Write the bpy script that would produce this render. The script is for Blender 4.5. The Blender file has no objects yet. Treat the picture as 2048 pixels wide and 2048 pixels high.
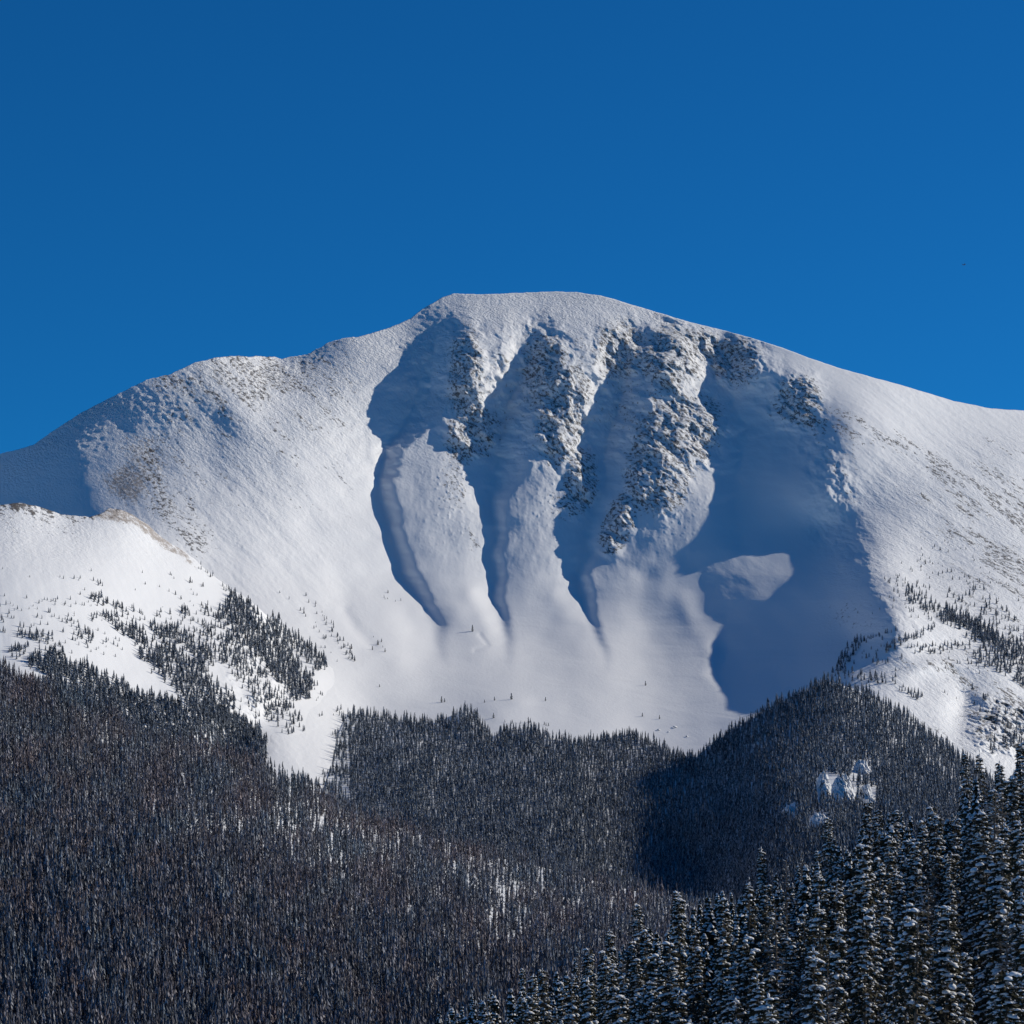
import bpy, math, random
import numpy as np

# ------------------------------------------------------------------ camera, light, exposure
PXM = 5265.0            # focal length in photograph pixels (photograph is 2048 wide)
HOR = 1750.0            # photograph row of the horizon
scene = bpy.context.scene
COL = scene.collection
cam_d = bpy.data.cameras.new('camera')
cam = bpy.data.objects.new('camera', cam_d)
COL.objects.link(cam)
cam_d.sensor_width = 36.0
cam_d.lens = 36.0 * PXM / 2048.0
cam_d.shift_y = (HOR - 1024.0) / 2048.0
cam_d.clip_start = 1.0
cam_d.clip_end = 80000.0
cam.location = (0, 0, 0)
cam.rotation_euler = (math.radians(90), 0, 0)
scene.camera = cam
scene.render.resolution_x = 1024
scene.render.resolution_y = 1024

SUN_EL = math.radians(28.5)
SUN_AZ = math.radians(68.0)      # from +Y (view direction) towards +X (right)
world = bpy.data.worlds.new("World")
scene.world = world
world.use_nodes = True
wn = world.node_tree
wn.nodes.clear()
sky = wn.nodes.new('ShaderNodeTexSky')
sky.sky_type = 'NISHITA'
sky.sun_disc = False
sky.sun_elevation = SUN_EL
sky.sun_rotation = SUN_AZ
sky.altitude = 3200
sky.air_density = 1.0
sky.dust_density = 0.15
sky.ozone_density = 2.5
tint = wn.nodes.new('ShaderNodeMix'); tint.data_type = 'RGBA'; tint.blend_type = 'MULTIPLY'
tint.inputs['Factor'].default_value = 1.0
tint.inputs['B'].default_value = (0.07, 0.70, 1.22, 1)
bg = wn.nodes.new('ShaderNodeBackground'); bg.inputs['Strength'].default_value = 0.068
wo = wn.nodes.new('ShaderNodeOutputWorld')
wn.links.new(sky.outputs[0], tint.inputs['A'])
wn.links.new(tint.outputs['Result'], bg.inputs['Color'])
wn.links.new(bg.outputs[0], wo.inputs['Surface'])

sun_d = bpy.data.lights.new('sun', 'SUN')
sun_d.energy = 4.4
sun_d.angle = math.radians(0.5)
sun_d.color = (1.0, 0.925, 0.79)
sun = bpy.data.objects.new('sun', sun_d)
COL.objects.link(sun)
sx, sy, sz = math.sin(SUN_AZ) * math.cos(SUN_EL), math.cos(SUN_AZ) * math.cos(SUN_EL), math.sin(SUN_EL)
from mathutils import Vector
sun.rotation_euler = Vector((sx, sy, sz)).to_track_quat('Z', 'Y').to_euler()
scene.view_settings.view_transform = 'Standard'
scene.view_settings.look = 'None'
scene.view_settings.exposure = 0.0
scene.view_settings.gamma = 1.0

rng = np.random.default_rng(7)
random.seed(7)

# ------------------------------------------------------------------ numeric helpers
def tps(pts, lam=0.0):
    """smooth surface through (a, b, value) control points"""
    P = np.array(pts, float)
    X = P[:, :2] / 1000.0; V = P[:, 2]; n = len(P)
    d2 = ((X[:, None] - X[None]) ** 2).sum(-1)
    K = np.where(d2 > 0, d2 * np.log(np.maximum(d2, 1e-12)), 0) + lam * np.eye(n)
    A = np.zeros((n + 3, n + 3)); A[:n, :n] = K
    A[:n, n] = 1; A[:n, n+1:] = X; A[n, :n] = 1; A[n+1:, :n] = X.T
    w = np.linalg.solve(A, np.concatenate([V, np.zeros(3)]))
    def f(a, b):
        a = np.asarray(a, float) / 1000.0; b = np.asarray(b, float) / 1000.0
        out = w[n] + w[n+1] * a + w[n+2] * b
        for i in range(n):
            r2 = (a - X[i, 0]) ** 2 + (b - X[i, 1]) ** 2
            out = out + w[i] * r2 * np.log(np.maximum(r2, 1e-12))
        return out
    return f

def _h(ix, iy, seed):
    h = (ix.astype(np.int64) * 374761393 + iy.astype(np.int64) * 668265263 + seed * 1442695041) & 0xffffffff
    h = ((h ^ (h >> 13)) * 1274126177) & 0xffffffff
    h = h ^ (h >> 16)
    return (h & 0xffff) / 65535.0 * 2 * np.pi

def perlin(x, y, seed=0):
    ix = np.floor(x); iy = np.floor(y); fx = x - ix; fy = y - iy
    u = fx * fx * fx * (fx * (fx * 6 - 15) + 10); v = fy * fy * fy * (fy * (fy * 6 - 15) + 10)
    def g(dx, dy):
        a = _h(ix + dx, iy + dy, seed)
        return np.cos(a) * (fx - dx) + np.sin(a) * (fy - dy)
    a = g(0, 0); b = g(1, 0); c = g(0, 1); d = g(1, 1)
    return (a + (b - a) * u + (c - a) * v + (a - b - c + d) * u * v) * 1.5

def fbm(x, y, octv=4, seed=0, gain=0.5):
    s = 0; amp = 1; f = 1
    for o in range(octv):
        s = s + amp * perlin(x * f + o * 17.3, y * f - o * 9.1, seed + o); amp *= gain; f *= 2.03
    return s

def ridged(x, y, octv=4, seed=0, gain=0.5):
    s = 0; amp = 1; f = 1
    for o in range(octv):
        s = s + amp * (1 - 2 * np.abs(perlin(x * f + o * 31.7, y * f + o * 5.3, seed + o))); amp *= gain; f *= 2.1
    return s

def sstep(a, b, x):
    t = np.clip((x - a) / (b - a), 0, 1)
    return t * t * (3 - 2 * t)

def blob(px, py, cx, cy, rx, ry, ang=0.0, p=2.0):
    c, s = math.cos(math.radians(ang)), math.sin(math.radians(ang))
    u = ((px - cx) * c + (py - cy) * s) / rx; v = (-(px - cx) * s + (py - cy) * c) / ry
    return np.exp(-((u * u + v * v) ** (p / 2)))

def segdist(px, py, pts):
    """distance in photograph pixels to a polyline"""
    d = np.full(np.shape(px), 1e9)
    for (x0, y0), (x1, y1) in zip(pts[:-1], pts[1:]):
        vx, vy = x1 - x0, y1 - y0
        t = np.clip(((px - x0) * vx + (py - y0) * vy) / (vx * vx + vy * vy), 0, 1)
        d = np.minimum(d, np.hypot(px - x0 - t * vx, py - y0 - t * vy))
    return d

def inpoly(px, py, poly):
    px = np.asarray(px, float); py = np.asarray(py, float)
    c = np.zeros(px.shape, bool); n = len(poly); j = n - 1
    for i in range(n):
        xi, yi = poly[i]; xj, yj = poly[j]
        if yi != yj:
            c ^= ((yi > py) != (yj > py)) & (px < (xj - xi) * (py - yi) / (yj - yi) + xi)
        j = i
    return c

def world_pt(px, py, D):
    return np.stack([(px - 1024.0) / PXM * D, D, (HOR - py) / PXM * D], -1)

def grid_mesh(name, P, mat, attrs=None, smooth=True):
    """P: rows x cols x 3 array of points"""
    R, C_ = P.shape[:2]
    me = bpy.data.meshes.new(name)
    me.vertices.add(R * C_)
    me.vertices.foreach_set('co', P.reshape(-1).astype(np.float32))
    i = np.arange(R * C_).reshape(R, C_)
    q = np.stack([i[:-1, :-1], i[1:, :-1], i[1:, 1:], i[:-1, 1:]], -1).reshape(-1)
    n = (R - 1) * (C_ - 1)
    me.loops.add(n * 4); me.loops.foreach_set('vertex_index', q.astype(np.int32))
    me.polygons.add(n); me.polygons.foreach_set('loop_start', (np.arange(n) * 4).astype(np.int32))
    me.polygons.foreach_set('use_smooth', np.full(n, smooth))
    me.update(calc_edges=True)
    for k, v in (attrs or {}).items():
        a = me.attributes.new(k, 'FLOAT', 'POINT'); a.data.foreach_set('value', np.clip(v, 0, 1).reshape(-1).astype(np.float32))
    me.materials.append(mat)
    o = bpy.data.objects.new(name, me); COL.objects.link(o)
    return o

def tri_mesh(name, V, F, mats, mi=None, col=None, smooth=False):
    me = bpy.data.meshes.new(name)
    me.vertices.add(len(V)); me.vertices.foreach_set('co', np.asarray(V, np.float32).reshape(-1))
    n = len(F)
    me.loops.add(n * 3); me.loops.foreach_set('vertex_index', np.asarray(F, np.int32).reshape(-1))
    me.polygons.add(n); me.polygons.foreach_set('loop_start', (np.arange(n) * 3).astype(np.int32))
    me.polygons.foreach_set('use_smooth', np.full(n, smooth))
    if mi is not None: me.polygons.foreach_set('material_index', np.asarray(mi, np.int32))
    me.update(calc_edges=True)
    if col is not None:
        a = me.attributes.new('tone', 'FLOAT_COLOR', 'FACE')
        c4 = np.ones((n, 4), np.float32); c4[:, :3] = col
        a.data.foreach_set('color', c4.reshape(-1))
    for m in mats: me.materials.append(m)
    return me

def link(name, me, parent=None):
    o = bpy.data.objects.new(name, me); COL.objects.link(o)
    if parent is not None: o.parent = parent
    return o

# ------------------------------------------------------------------ materials
def new_mat(name):
    m = bpy.data.materials.new(name); m.use_nodes = True
    nt = m.node_tree; b = nt.nodes['Principled BSDF']
    return m, nt, b

def N(nt, t, **kw):
    n = nt.nodes.new(t)
    for k, v in kw.items():
        if k in n.inputs: n.inputs[k].default_value = v
        else: setattr(n, k, v)
    return n

def mixc(nt, fac, a, b, blend='MIX'):
    n = nt.nodes.new('ShaderNodeMix'); n.data_type = 'RGBA'; n.blend_type = blend
    for key, v in (('Factor', fac), ('A', a), ('B', b)):
        if hasattr(v, 'is_output') or isinstance(v, bpy.types.NodeSocket): nt.links.new(v, n.inputs[key])
        else: n.inputs[key].default_value = v
    return n.outputs['Result']

def math_n(nt, op, a, b=None, clamp=False):
    n = nt.nodes.new('ShaderNodeMath'); n.operation = op; n.use_clamp = clamp
    for i, v in enumerate((a, b)):
        if v is None: continue
        if isinstance(v, bpy.types.NodeSocket): nt.links.new(v, n.inputs[i])
        else: n.inputs[i].default_value = v
    return n.outputs[0]

def noise(nt, vec, scale, detail=4, rough=0.55):
    n = nt.nodes.new('ShaderNodeTexNoise'); n.inputs['Scale'].default_value = scale
    n.inputs['Detail'].default_value = detail; n.inputs['Roughness'].default_value = rough
    nt.links.new(vec, n.inputs['Vector'])
    return n.outputs['Fac']

def snow_ground(name, s=1.0, snow=(0.77, 0.78, 0.80, 1), bump=1.0, flow=46):
    """snow with rock ('rock' attribute), bare soil ('soil') and wind-worn roughness ('rough')"""
    m, nt, b = new_mat(name)
    geo = N(nt, 'ShaderNodeNewGeometry').outputs['Position']
    mp = N(nt, 'ShaderNodeMapping'); mp.vector_type = 'TEXTURE'; mp.inputs['Rotation'].default_value = (0, math.radians(flow), 0); mp.inputs['Scale'].default_value = (1.9, 3.0, 1.0)
    nt.links.new(geo, mp.inputs['Vector']); v = mp.outputs['Vector']
    rock = N(nt, 'ShaderNodeAttribute', attribute_name='rock').outputs['Fac']
    soil = N(nt, 'ShaderNodeAttribute', attribute_name='soil').outputs['Fac']
    rough = N(nt, 'ShaderNodeAttribute', attribute_name='rough').outputs['Fac']
    n1 = noise(nt, v, 0.16 / s, 5, 0.66)
    n2 = noise(nt, v, 0.5 / s, 3, 0.6)
    # rock mask = attribute thresholds a clumpy noise
    t = math_n(nt, 'ADD', math_n(nt, 'MULTIPLY', n1, 0.7), math_n(nt, 'MULTIPLY', n2, 0.3))
    th = math_n(nt, 'SUBTRACT', 0.735, math_n(nt, 'MULTIPLY', rock, 0.42))
    rm = math_n(nt, 'MULTIPLY', math_n(nt, 'SUBTRACT', t, th), 16.0, clamp=True)
    sm = math_n(nt, 'MULTIPLY', math_n(nt, 'SUBTRACT', t, math_n(nt, 'SUBTRACT', 0.80, math_n(nt, 'MULTIPLY', soil, 0.42))), 7.0, clamp=True)
    n3 = noise(nt, v, 0.9 / s, 3)
    rockc = mixc(nt, n3, (0.045, 0.043, 0.045, 1), (0.145, 0.132, 0.125, 1))
    soilc = mixc(nt, n3, (0.13, 0.095, 0.075, 1), (0.34, 0.27, 0.215, 1))
    base = mixc(nt, math_n(nt, 'MULTIPLY', sm, 0.75), snow, soilc)
    base = mixc(nt, math_n(nt, 'MULTIPLY', rm, 0.9), base, rockc)
    nt.links.new(base, b.inputs['Base Color'])
    b.inputs['Roughness'].default_value = 0.75
    b.inputs['Specular IOR Level'].default_value = 0.15
    # bump: grain that grows where the surface is rough
    hb = noise(nt, v, 0.20 / s, 5, 0.62)
    st = math_n(nt, 'ADD', math_n(nt, 'MULTIPLY', math_n(nt, 'MULTIPLY', rough, noise(nt, geo, 0.012 / s, 3)), 13.0 * bump * s), 0.4 * bump * s)
    hh = math_n(nt, 'ADD', math_n(nt, 'MULTIPLY', hb, st), math_n(nt, 'MULTIPLY', rm, 1.2 * s))
    bp = N(nt, 'ShaderNodeBump'); bp.inputs['Strength'].default_value = 1.0; bp.inputs['Distance'].default_value = 1.0
    nt.links.new(hh, bp.inputs['Height']); nt.links.new(bp.outputs[0], b.inputs['Normal'])
    return m

M_MTN = snow_ground('snow_and_rock')
M_HILL = snow_ground('snow_slope', bump=0.6)
M_FLOOR = snow_ground('forest_floor_snow', s=0.6, snow=(0.72, 0.74, 0.77, 1), bump=0.5)

def tone_mat(name, rough=0.9, spec=0.1):
    m, nt, b = new_mat(name)
    a = N(nt, 'ShaderNodeAttribute', attribute_name='tone').outputs['Color']
    geo = N(nt, 'ShaderNodeNewGeometry').outputs['Position']
    v = noise(nt, geo, 0.8, 2)
    mul = mixc(nt, 1.0, a, mixc(nt, v, (0.7, 0.7, 0.7, 1), (1.25, 1.25, 1.25, 1)), 'MULTIPLY')
    nt.links.new(mul, b.inputs['Base Color'])
    b.inputs['Roughness'].default_value = rough; b.inputs['Specular IOR Level'].default_value = spec
    return m
M_TREE = tone_mat('conifer_foliage_and_snow')

# ------------------------------------------------------------------ the mountain
SKY = [(-400, 985), (-150, 945), (0, 908), (40, 898), (68, 889), (103, 864), (153, 831), (207, 802), (248, 782), (290, 761), (340, 748), (393, 724),
       (435, 715), (464, 712), (518, 713), (547, 713), (563, 717), (592, 712), (621, 707), (646, 691), (663, 682),
       (696, 675), (716, 674), (747, 665), (778, 656), (819, 638), (842, 620), (868, 604), (886, 594), (907, 587.5),
       (933, 588), (974, 588.5), (1010, 587), (1062, 584.5), (1114, 583), (1153, 584.5), (1200, 591), (1228, 598),
       (1252, 606), (1283, 615), (1336, 631), (1383, 645), (1445, 660), (1507, 677), (1569, 697), (1616, 715),
       (1678, 736), (1750, 756), (1802, 770), (1908, 802), (1982, 817), (2048, 821), (2200, 835), (2450, 900)]
SKX = np.array([p[0] for p in SKY], float); SKYY = np.array([p[1] for p in SKY], float)

BASE = tps([
    # skyline
    (-400, 985, 7000), (-150, 945, 6300), (0, 908, 6085), (153, 831, 6070), (207, 802, 6085), (290, 761, 6130), (340, 748, 6150), (430, 715, 6260), (560, 717, 6500),
    (700, 674, 6560), (820, 638, 6720), (900, 590, 6850), (1060, 584, 6880), (1200, 591, 6850), (1336, 631, 6760),
    (1500, 675, 6600), (1700, 742, 6430), (1900, 800, 6520), (2048, 821, 6670), (2200, 835, 6860), (2450, 900, 7200),
    # upper face
    (420, 850, 5962), (330, 850, 5955), (240, 850, 5982), (400, 900, 5862), (300, 900, 5862), (250, 900, 5872), (200, 900, 5888), (150, 900, 5912), (100, 930, 5895), (0, 960, 5965), (50, 1010, 5785), (100, 1010, 5730), (150, 1010, 5655), (200, 1010, 5600), (250, 1010, 5575), (-200, 1010, 6080),
    (480, 800, 6050), (620, 800, 6180), (740, 760, 6340), (900, 650, 6590), (1050, 650, 6590), (1200, 660, 6590),
    (1350, 670, 6600), (1440, 700, 6590), (740, 850, 6170),
    (900, 800, 6320), (1080, 800, 6320), (1250, 800, 6320), (1400, 800, 6330), (1520, 800, 6300), (1600, 850, 6160),
    (1500, 740, 6410), (1570, 780, 6290),
    # middle
    (300, 1000, 5590), (450, 1000, 5640), (600, 1000, 5750), (720, 1000, 5880), (900, 1000, 5940), (1080, 1000, 5950), (1250, 1000, 5940),
    (1400, 1000, 5900), (1500, 1000, 5890), (1600, 970, 5860), (1660, 1000, 5780), (1650, 1060, 5740), (1750, 1000, 5785), (1900, 1000, 5830), (2048, 1000, 5985), (2250, 1050, 6150),
    (1700, 850, 6060), (1850, 880, 6150), (2048, 900, 6300),
    (400, 1150, 5250), (550, 1180, 5300), (700, 1200, 5440), (850, 1200, 5540), (1050, 1200, 5590), (1250, 1200, 5590), (1400, 1200, 5555), (1080, 1100, 5775), (850, 1280, 5310), (1080, 1280, 5370), (1300, 1280, 5370),
    (1500, 1200, 5470), (1600, 1180, 5420), (1680, 1160, 5340), (1740, 1130, 5305), (1850, 1150, 5320), (2048, 1150, 5480), (2250, 1200, 5660),
    # basin
    (640, 1310, 4950), (800, 1320, 5080), (1000, 1330, 5120), (1200, 1330, 5120), (1380, 1330, 5110), (1480, 1330, 5030),
    (1600, 1300, 5010), (1700, 1270, 4950), (1790, 1235, 4790), (1900, 1250, 4890), (2048, 1270, 5010), (2250, 1330, 5100),
    (620, 1400, 4550), (720, 1430, 4620), (1000, 1430, 4610), (1200, 1440, 4620), (1400, 1440, 4620), (1550, 1410, 4600), (1700, 1350, 4560),
    (1850, 1350, 4560), (1950, 1380, 4600), (2048, 1400, 4640), (2250, 1420, 4750),
    (600, 1500, 4150), (560, 1460, 4250), (750, 1550, 4150), (1000, 1550, 4200), (1300, 1550, 4250), (1600, 1520, 4200), (1850, 1450, 4300), (1980, 1480, 4330), (2048, 1520, 4300), (2250, 1550, 4300),
    (560, 1620, 3700), (1000, 1700, 3700), (1500, 1700, 3700), (2048, 1700, 3700), (2250, 1700, 3700),
    (300, 1120, 5230), (0, 1150, 5550), (-200, 1200, 5600), (200, 1300, 4800), (-200, 1500, 4600), (300, 1500, 4300), (-200, 1700, 4000), (300, 1700, 3800),
], lam=2e-5)

# strings of the cirque: each (rows, columns, relief in metres towards the viewer, exponent of the stretch to the next string)
YS = np.array([600, 650, 700, 750, 800, 850, 900, 950, 1000, 1050, 1100, 1150, 1200, 1250, 1300, 1350, 1400], float)
def S(x, r, p=1.0): return (np.array(x, float), np.array(r, float), p)
STR = [
    S([560]*17, [0]*17, 2.6),
    S([870, 853, 828, 802, 778, 768, 755, 743, 742, 764, 774, 790, 824, 860, 880, 890, 900],                      [0, -12, -24, -34, -42, -44, -46, -48, -48, -46, -44, -38, -28, -16, -6, 0, 0], 1.0),   # A shadow edge
    S([900, 890, 868, 846, 830, 806, 774, 764, 763, 780, 792, 811, 844, 876, 888, 895, 905],                      [0, -26, -46, -62, -70, -72, -72, -72, -70, -66, -62, -54, -34, -12, 0, 0, 0], 0.8),   # A floor
    S([950, 950, 938, 928, 917, 872, 806, 790, 790, 803, 814, 836, 866, 892, 902, 905, 915],                      [0, 22, 40, 50, 48, 34, 8, 4, 2, 2, 2, 0, 0, 0, 0, 0, 0], 3.0),                   # spur 1 crest
    S([1034, 1034, 1030, 1010, 987, 975, 953, 956, 960, 986, 981, 981, 987, 1000, 1010, 1020, 1030],              [0, -6, -18, -24, -28, -34, -40, -42, -40, -36, -32, -26, -20, -14, -6, 0, 0], 1.0),   # B edge
    S([1070, 1065, 1064, 1050, 1020, 1006, 992, 990, 985, 994, 989, 990, 996, 1006, 1014, 1022, 1034],            [0, -26, -50, -64, -72, -76, -78, -74, -64, -54, -46, -36, -26, -18, -8, 0, 0], 0.8),
    S([1120, 1125, 1130, 1123, 1090, 1070, 1062, 1045, 1014, 1005, 1001, 1002, 1007, 1016, 1024, 1030, 1040],     [0, 26, 44, 52, 50, 42, 36, 22, 6, 0, 0, 0, 0, 0, 0, 0, 0], 3.0),                  # spur 2 crest
    S([1240, 1240, 1208, 1212, 1206, 1172, 1166, 1174, 1163, 1160, 1152, 1148, 1165, 1185, 1200, 1210, 1220],     [0, -6, -16, -22, -28, -34, -40, -40, -36, -32, -30, -28, -24, -16, -8, 0, 0], 1.0),   # C edge
    S([1275, 1275, 1255, 1252, 1240, 1222, 1215, 1212, 1195, 1182, 1172, 1159, 1172, 1190, 1205, 1215, 1225],     [0, -22, -42, -58, -70, -78, -80, -74, -66, -56, -48, -42, -32, -20, -10, 0, 0], 0.8),
    S([1340, 1340, 1338, 1330, 1308, 1303, 1295, 1272, 1245, 1218, 1203, 1176, 1184, 1200, 1212, 1222, 1232],     [0, 24, 44, 54, 50, 48, 42, 24, 12, 10, 10, 8, 2, 0, 0, 0, 0], 1.6),                # spur 3 crest
    S([1398, 1400, 1418, 1428, 1414, 1446, 1430, 1410, 1417, 1425, 1423, 1412, 1402, 1402, 1418, 1410, 1440],     [0, -4, -10, -14, -16, -14, -12, -8, 2, 10, 14, 12, 4, -4, -4, 0, 0], 1.0),   # D edge
    S([1412, 1420, 1445, 1462, 1462, 1492, 1480, 1470, 1475, 1480, 1478, 1470, 1455, 1450, 1450, 1440, 1470],     [0, -14, -30, -44, -52, -56, -56, -54, -46, -24, 2, 8, 4, -14, -26, -20, -10], 0.9),
    S([1430, 1450, 1498, 1545, 1588, 1624, 1652, 1660, 1664, 1652, 1722, 1750, 1776, 1812, 1812, 1812, 1812],     [0, 8, 18, 20, 18, 14, 8, 4, 0, -8, -8, 14, 22, 14, 4, 0, 0], 1.0),              # right ridge
    S([1700, 1700, 1720, 1780, 1820, 1850, 1880, 1900, 1900, 1900, 1920, 1940, 1950, 1980, 1980, 1980, 1980],     [0]*17, 1.0),
]
def strings(px, py):
    d = 1.5 + 2.2 * sstep(860, 1000, py); o_ = 0
    for i_, w_ in enumerate((1, 3, 6, 9, 11, 9, 6, 3, 1)): o_ = o_ + w_ * strings0(px + (i_ - 4) * d, py)
    return o_ / 49 * (1 + 0.55 * sstep(1110, 1190, py))
def strings0(px, py):
    wob = 6.0 * fbm(px / 90, py / 45, 3, 41) + 8.0 * sstep(1020, 900, py) * fbm(px / 30, py / 24, 3, 42)
    qx = px + wob
    X = [np.interp(py, YS, s[0]) for s in STR]; Rr = [np.interp(py, YS, s[1]) for s in STR]
    out = np.zeros_like(px)
    for i in range(len(STR) - 1):
        t = (qx - X[i]) / np.maximum(X[i+1] - X[i], 1)
        m = (t >= 0) & (t < 1)
        tt = np.clip(t, 0, 1) ** STR[i][2]
        hump = 12.0 * np.sin(np.pi * np.clip(t, 0, 1)) * sstep(1340, 1150, py) * sstep(860, 960, py) if i in (3, 6, 9) else 0
        out = np.where(m, Rr[i] + (Rr[i+1] - Rr[i]) * tt + hump, out)
    return out * sstep(4, 55, py - np.interp(px, SKX, SKYY)) * sstep(1440, 1330, py)

def smooth_grid(A, n=1):
    for _ in range(n):
        A = np.pad(A, 1, 'edge')
        A = (A[:-2, 1:-1] + A[2:, 1:-1] + A[1:-1, :-2] + A[1:-1, 2:] + 4 * A[1:-1, 1:-1]) / 8
    return A

def rocky(px, py):
    """how craggy the mountain is, 0..1"""
    r = np.zeros_like(px)
    for b in [(935, 740, 45, 110, 0), (950, 860, 60, 55, 0), (1090, 740, 55, 110, 0), (1120, 850, 60, 90, 10), (1150, 780, 40, 60, 0),
              (1165, 950, 35, 70, 0), (1340, 720, 70, 90, 0), (1370, 850, 85, 85, 0), (1310, 930, 60, 100, 0), (1400, 690, 60, 40, 20), (1240, 700, 60, 70, 0),
              (1470, 720, 60, 60, 30), (1590, 800, 50, 60, 40), (1235, 1050, 30, 60, 20)]:
        r = np.maximum(r, blob(px, py, *b[:4], b[4], 3))
    return np.maximum(r, 0.42 * blob(px, py, 1130, 770, 330, 150, 8, 4))

SKYH = lambda x: np.interp(x, SKX, SKYY)

def mountain_D(px, py, fine=True):
    D = BASE(px, py)
    D = D - strings(px, py)
    # wind-packed fan of snow in the shaded gully, low rolls in the basin
    D = D - 8 * blob(px, py, 1480, 1180, 60, 95, 25)
    for (cx, cy, rx, ry, h, a) in [(905, 1225, 40, 30, 16, 20), (1020, 1270, 60, 35, -5, 0), (1290, 1150, 30, 20, -12, 0), (1040, 1405, 30, 10, 9, 0),
                                   (1160, 1210, 40, 50, 8, 0), (760, 1230, 60, 30, 12, 30), (1110, 1330, 90, 14, 6, 5), (870, 1340, 90, 12, 5, 5), (1345, 1215, 50, 30, 8, 0),
                                   (1850, 1330, 60, 20, 22, -10), (1760, 1300, 50, 14, 14, -20), (1930, 1330, 60, 14, 12, 10), (2010, 1350, 70, 50, 46, 20), (1925, 1425, 28, 46, -46, 15), (1880, 1302, 60, 16, -20, -8), (1800, 1335, 40, 12, -15, -12), (1960, 1390, 30, 20, 16, 20), (1990, 1235, 40, 60, 14, -40)]:
        D = D - h * blob(px, py, cx, cy, rx, ry, a)
    if not fine: return D
    k = D / PXM
    x = (px - 1024) * k; z = (py - HOR) * k
    D = D - 9 * fbm(x / 190, z / 190, 3, 3) * sstep(0, 120, py - SKYH(px))
    rk = rocky(px, py)
    up = sstep(1010, 800, py) * 0.5
    top = sstep(150, 30, py - SKYH(px)) * sstep(1700, 1300, px) * 0.7
    wx = x + 14 * fbm(x / 50, z / 50, 2, 17); wz = z + 14 * fbm(x / 50, z / 50, 2, 18)
    D = D - rk * (27 * ridged((0.80 * wx - 0.60 * wz) / 85, (0.60 * wx + 0.80 * wz) / 150, 3, 11, 0.42) + 6 * ridged((0.9 * wx - 0.4 * wz) / 24, (0.4 * wx + 0.9 * wz) / 44, 3, 12, 0.5) + 1.6 * fbm(x / 9, z / 9, 2, 21))
    # fall-line flutes on the open flanks
    left = sstep(860, 500, px) * sstep(150, 330, px)
    fa = 0.74 * x - 0.67 * z; fb = 0.67 * x + 0.74 * z
    D = D - left * (3.0 * fbm(fa / 46, fb / 260, 3, 5) + 1.3 * fbm(fa / 14, fb / 50, 3, 53) + 1.2 * np.maximum(fbm(fa / 7, fb / 11, 2, 51), 0))
    right = sstep(1640, 1760, px)
    D = D - right * (3.6 * fbm(fa / 60, fb / 260, 3, 6) + 1.6 * fbm(fa / 15, fb / 50, 3, 54) + 1.3 * np.maximum(fbm(fa / 7, fb / 11, 2, 52), 0))
    D = D - (up + top) * (1.2 + 1.6 * sstep(-0.3, 0.5, fbm(x / 150, z / 90, 2, 19))) * fbm(x / 17, z / 12, 3, 8)
    # drifted snow in the basin
    low = sstep(1150, 1330, py)
    D = D - low * 1.5 * fbm((x + 40 * fbm(x / 200, z / 60, 2, 91)) / 110, z / 24 + 0.6 * fbm(x / 90, z / 40, 2, 92), 3, 9) * sstep(650, 800, px)
    for pts, w_, h_ in [([(690, 1222), (712, 1258), (744, 1290)], 13, 9), ([(560, 1130), (610, 1200), (650, 1270)], 20, 6), ([(600, 1020), (660, 1110), (690, 1180)], 24, 6), ([(960, 1270), (975, 1290), (950, 1300)], 5, 4)]:
        D = D + h_ * np.exp(-(segdist(px, py, pts) / w_) ** 2)
    for pts, w_, h_ in [([(838, 1225), (852, 1255), (848, 1285)], 22, 7), ([(940, 1190), (962, 1225), (975, 1258)], 20, 8), ([(1110, 1190), (1125, 1225)], 24, 8), ([(1365, 1200), (1385, 1250)], 20, 7)]:
        D = D - h_ * np.exp(-(segdist(px, py, pts) / w_) ** 2)
    D = D - 8 * fbm(x / 26, z / 34, 4, 24) * np.exp(-(segdist(px, py, [(1500, 720), (1600, 830), (1665, 960), (1670, 1060), (1760, 1160), (1800, 1240)]) / 45) ** 2)
    D = D - 1.3 * fbm(x / 17, z / 30, 3, 28) * blob(px, py, 1100, 1000, 330, 170, 0, 4)
    sp = blob(px, py, 910, 980, 60, 110) + blob(px, py, 1115, 1010, 60, 60) + blob(px, py, 1330, 990, 90, 80)
    D = D - sp * 2.6 * np.maximum(fbm(x / 9, z / 9, 2, 25) - 0.25, 0) * 2
    D = D - 2.4 * fbm(fa / 60, fb / 90, 4, 27) * blob(px, py, 1480, 1160, 90, 90)
    # crag group on the left shoulder
    cg = blob(px, py, 500, 745, 60, 28, 10) + blob(px, py, 575, 745, 30, 25, 0)
    D = D - cg * 9 * ridged(x / 38, z / 40, 3, 13)
    # steep broken ground low on the right
    cl = blob(px, py, 2010, 1455, 75, 60, 0, 4)
    D = D - cl * (20 * ridged(wx / 70, wz / 30, 3, 15) + 9 * ridged(x / 18, z / 12, 3, 16))
    return D

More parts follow.
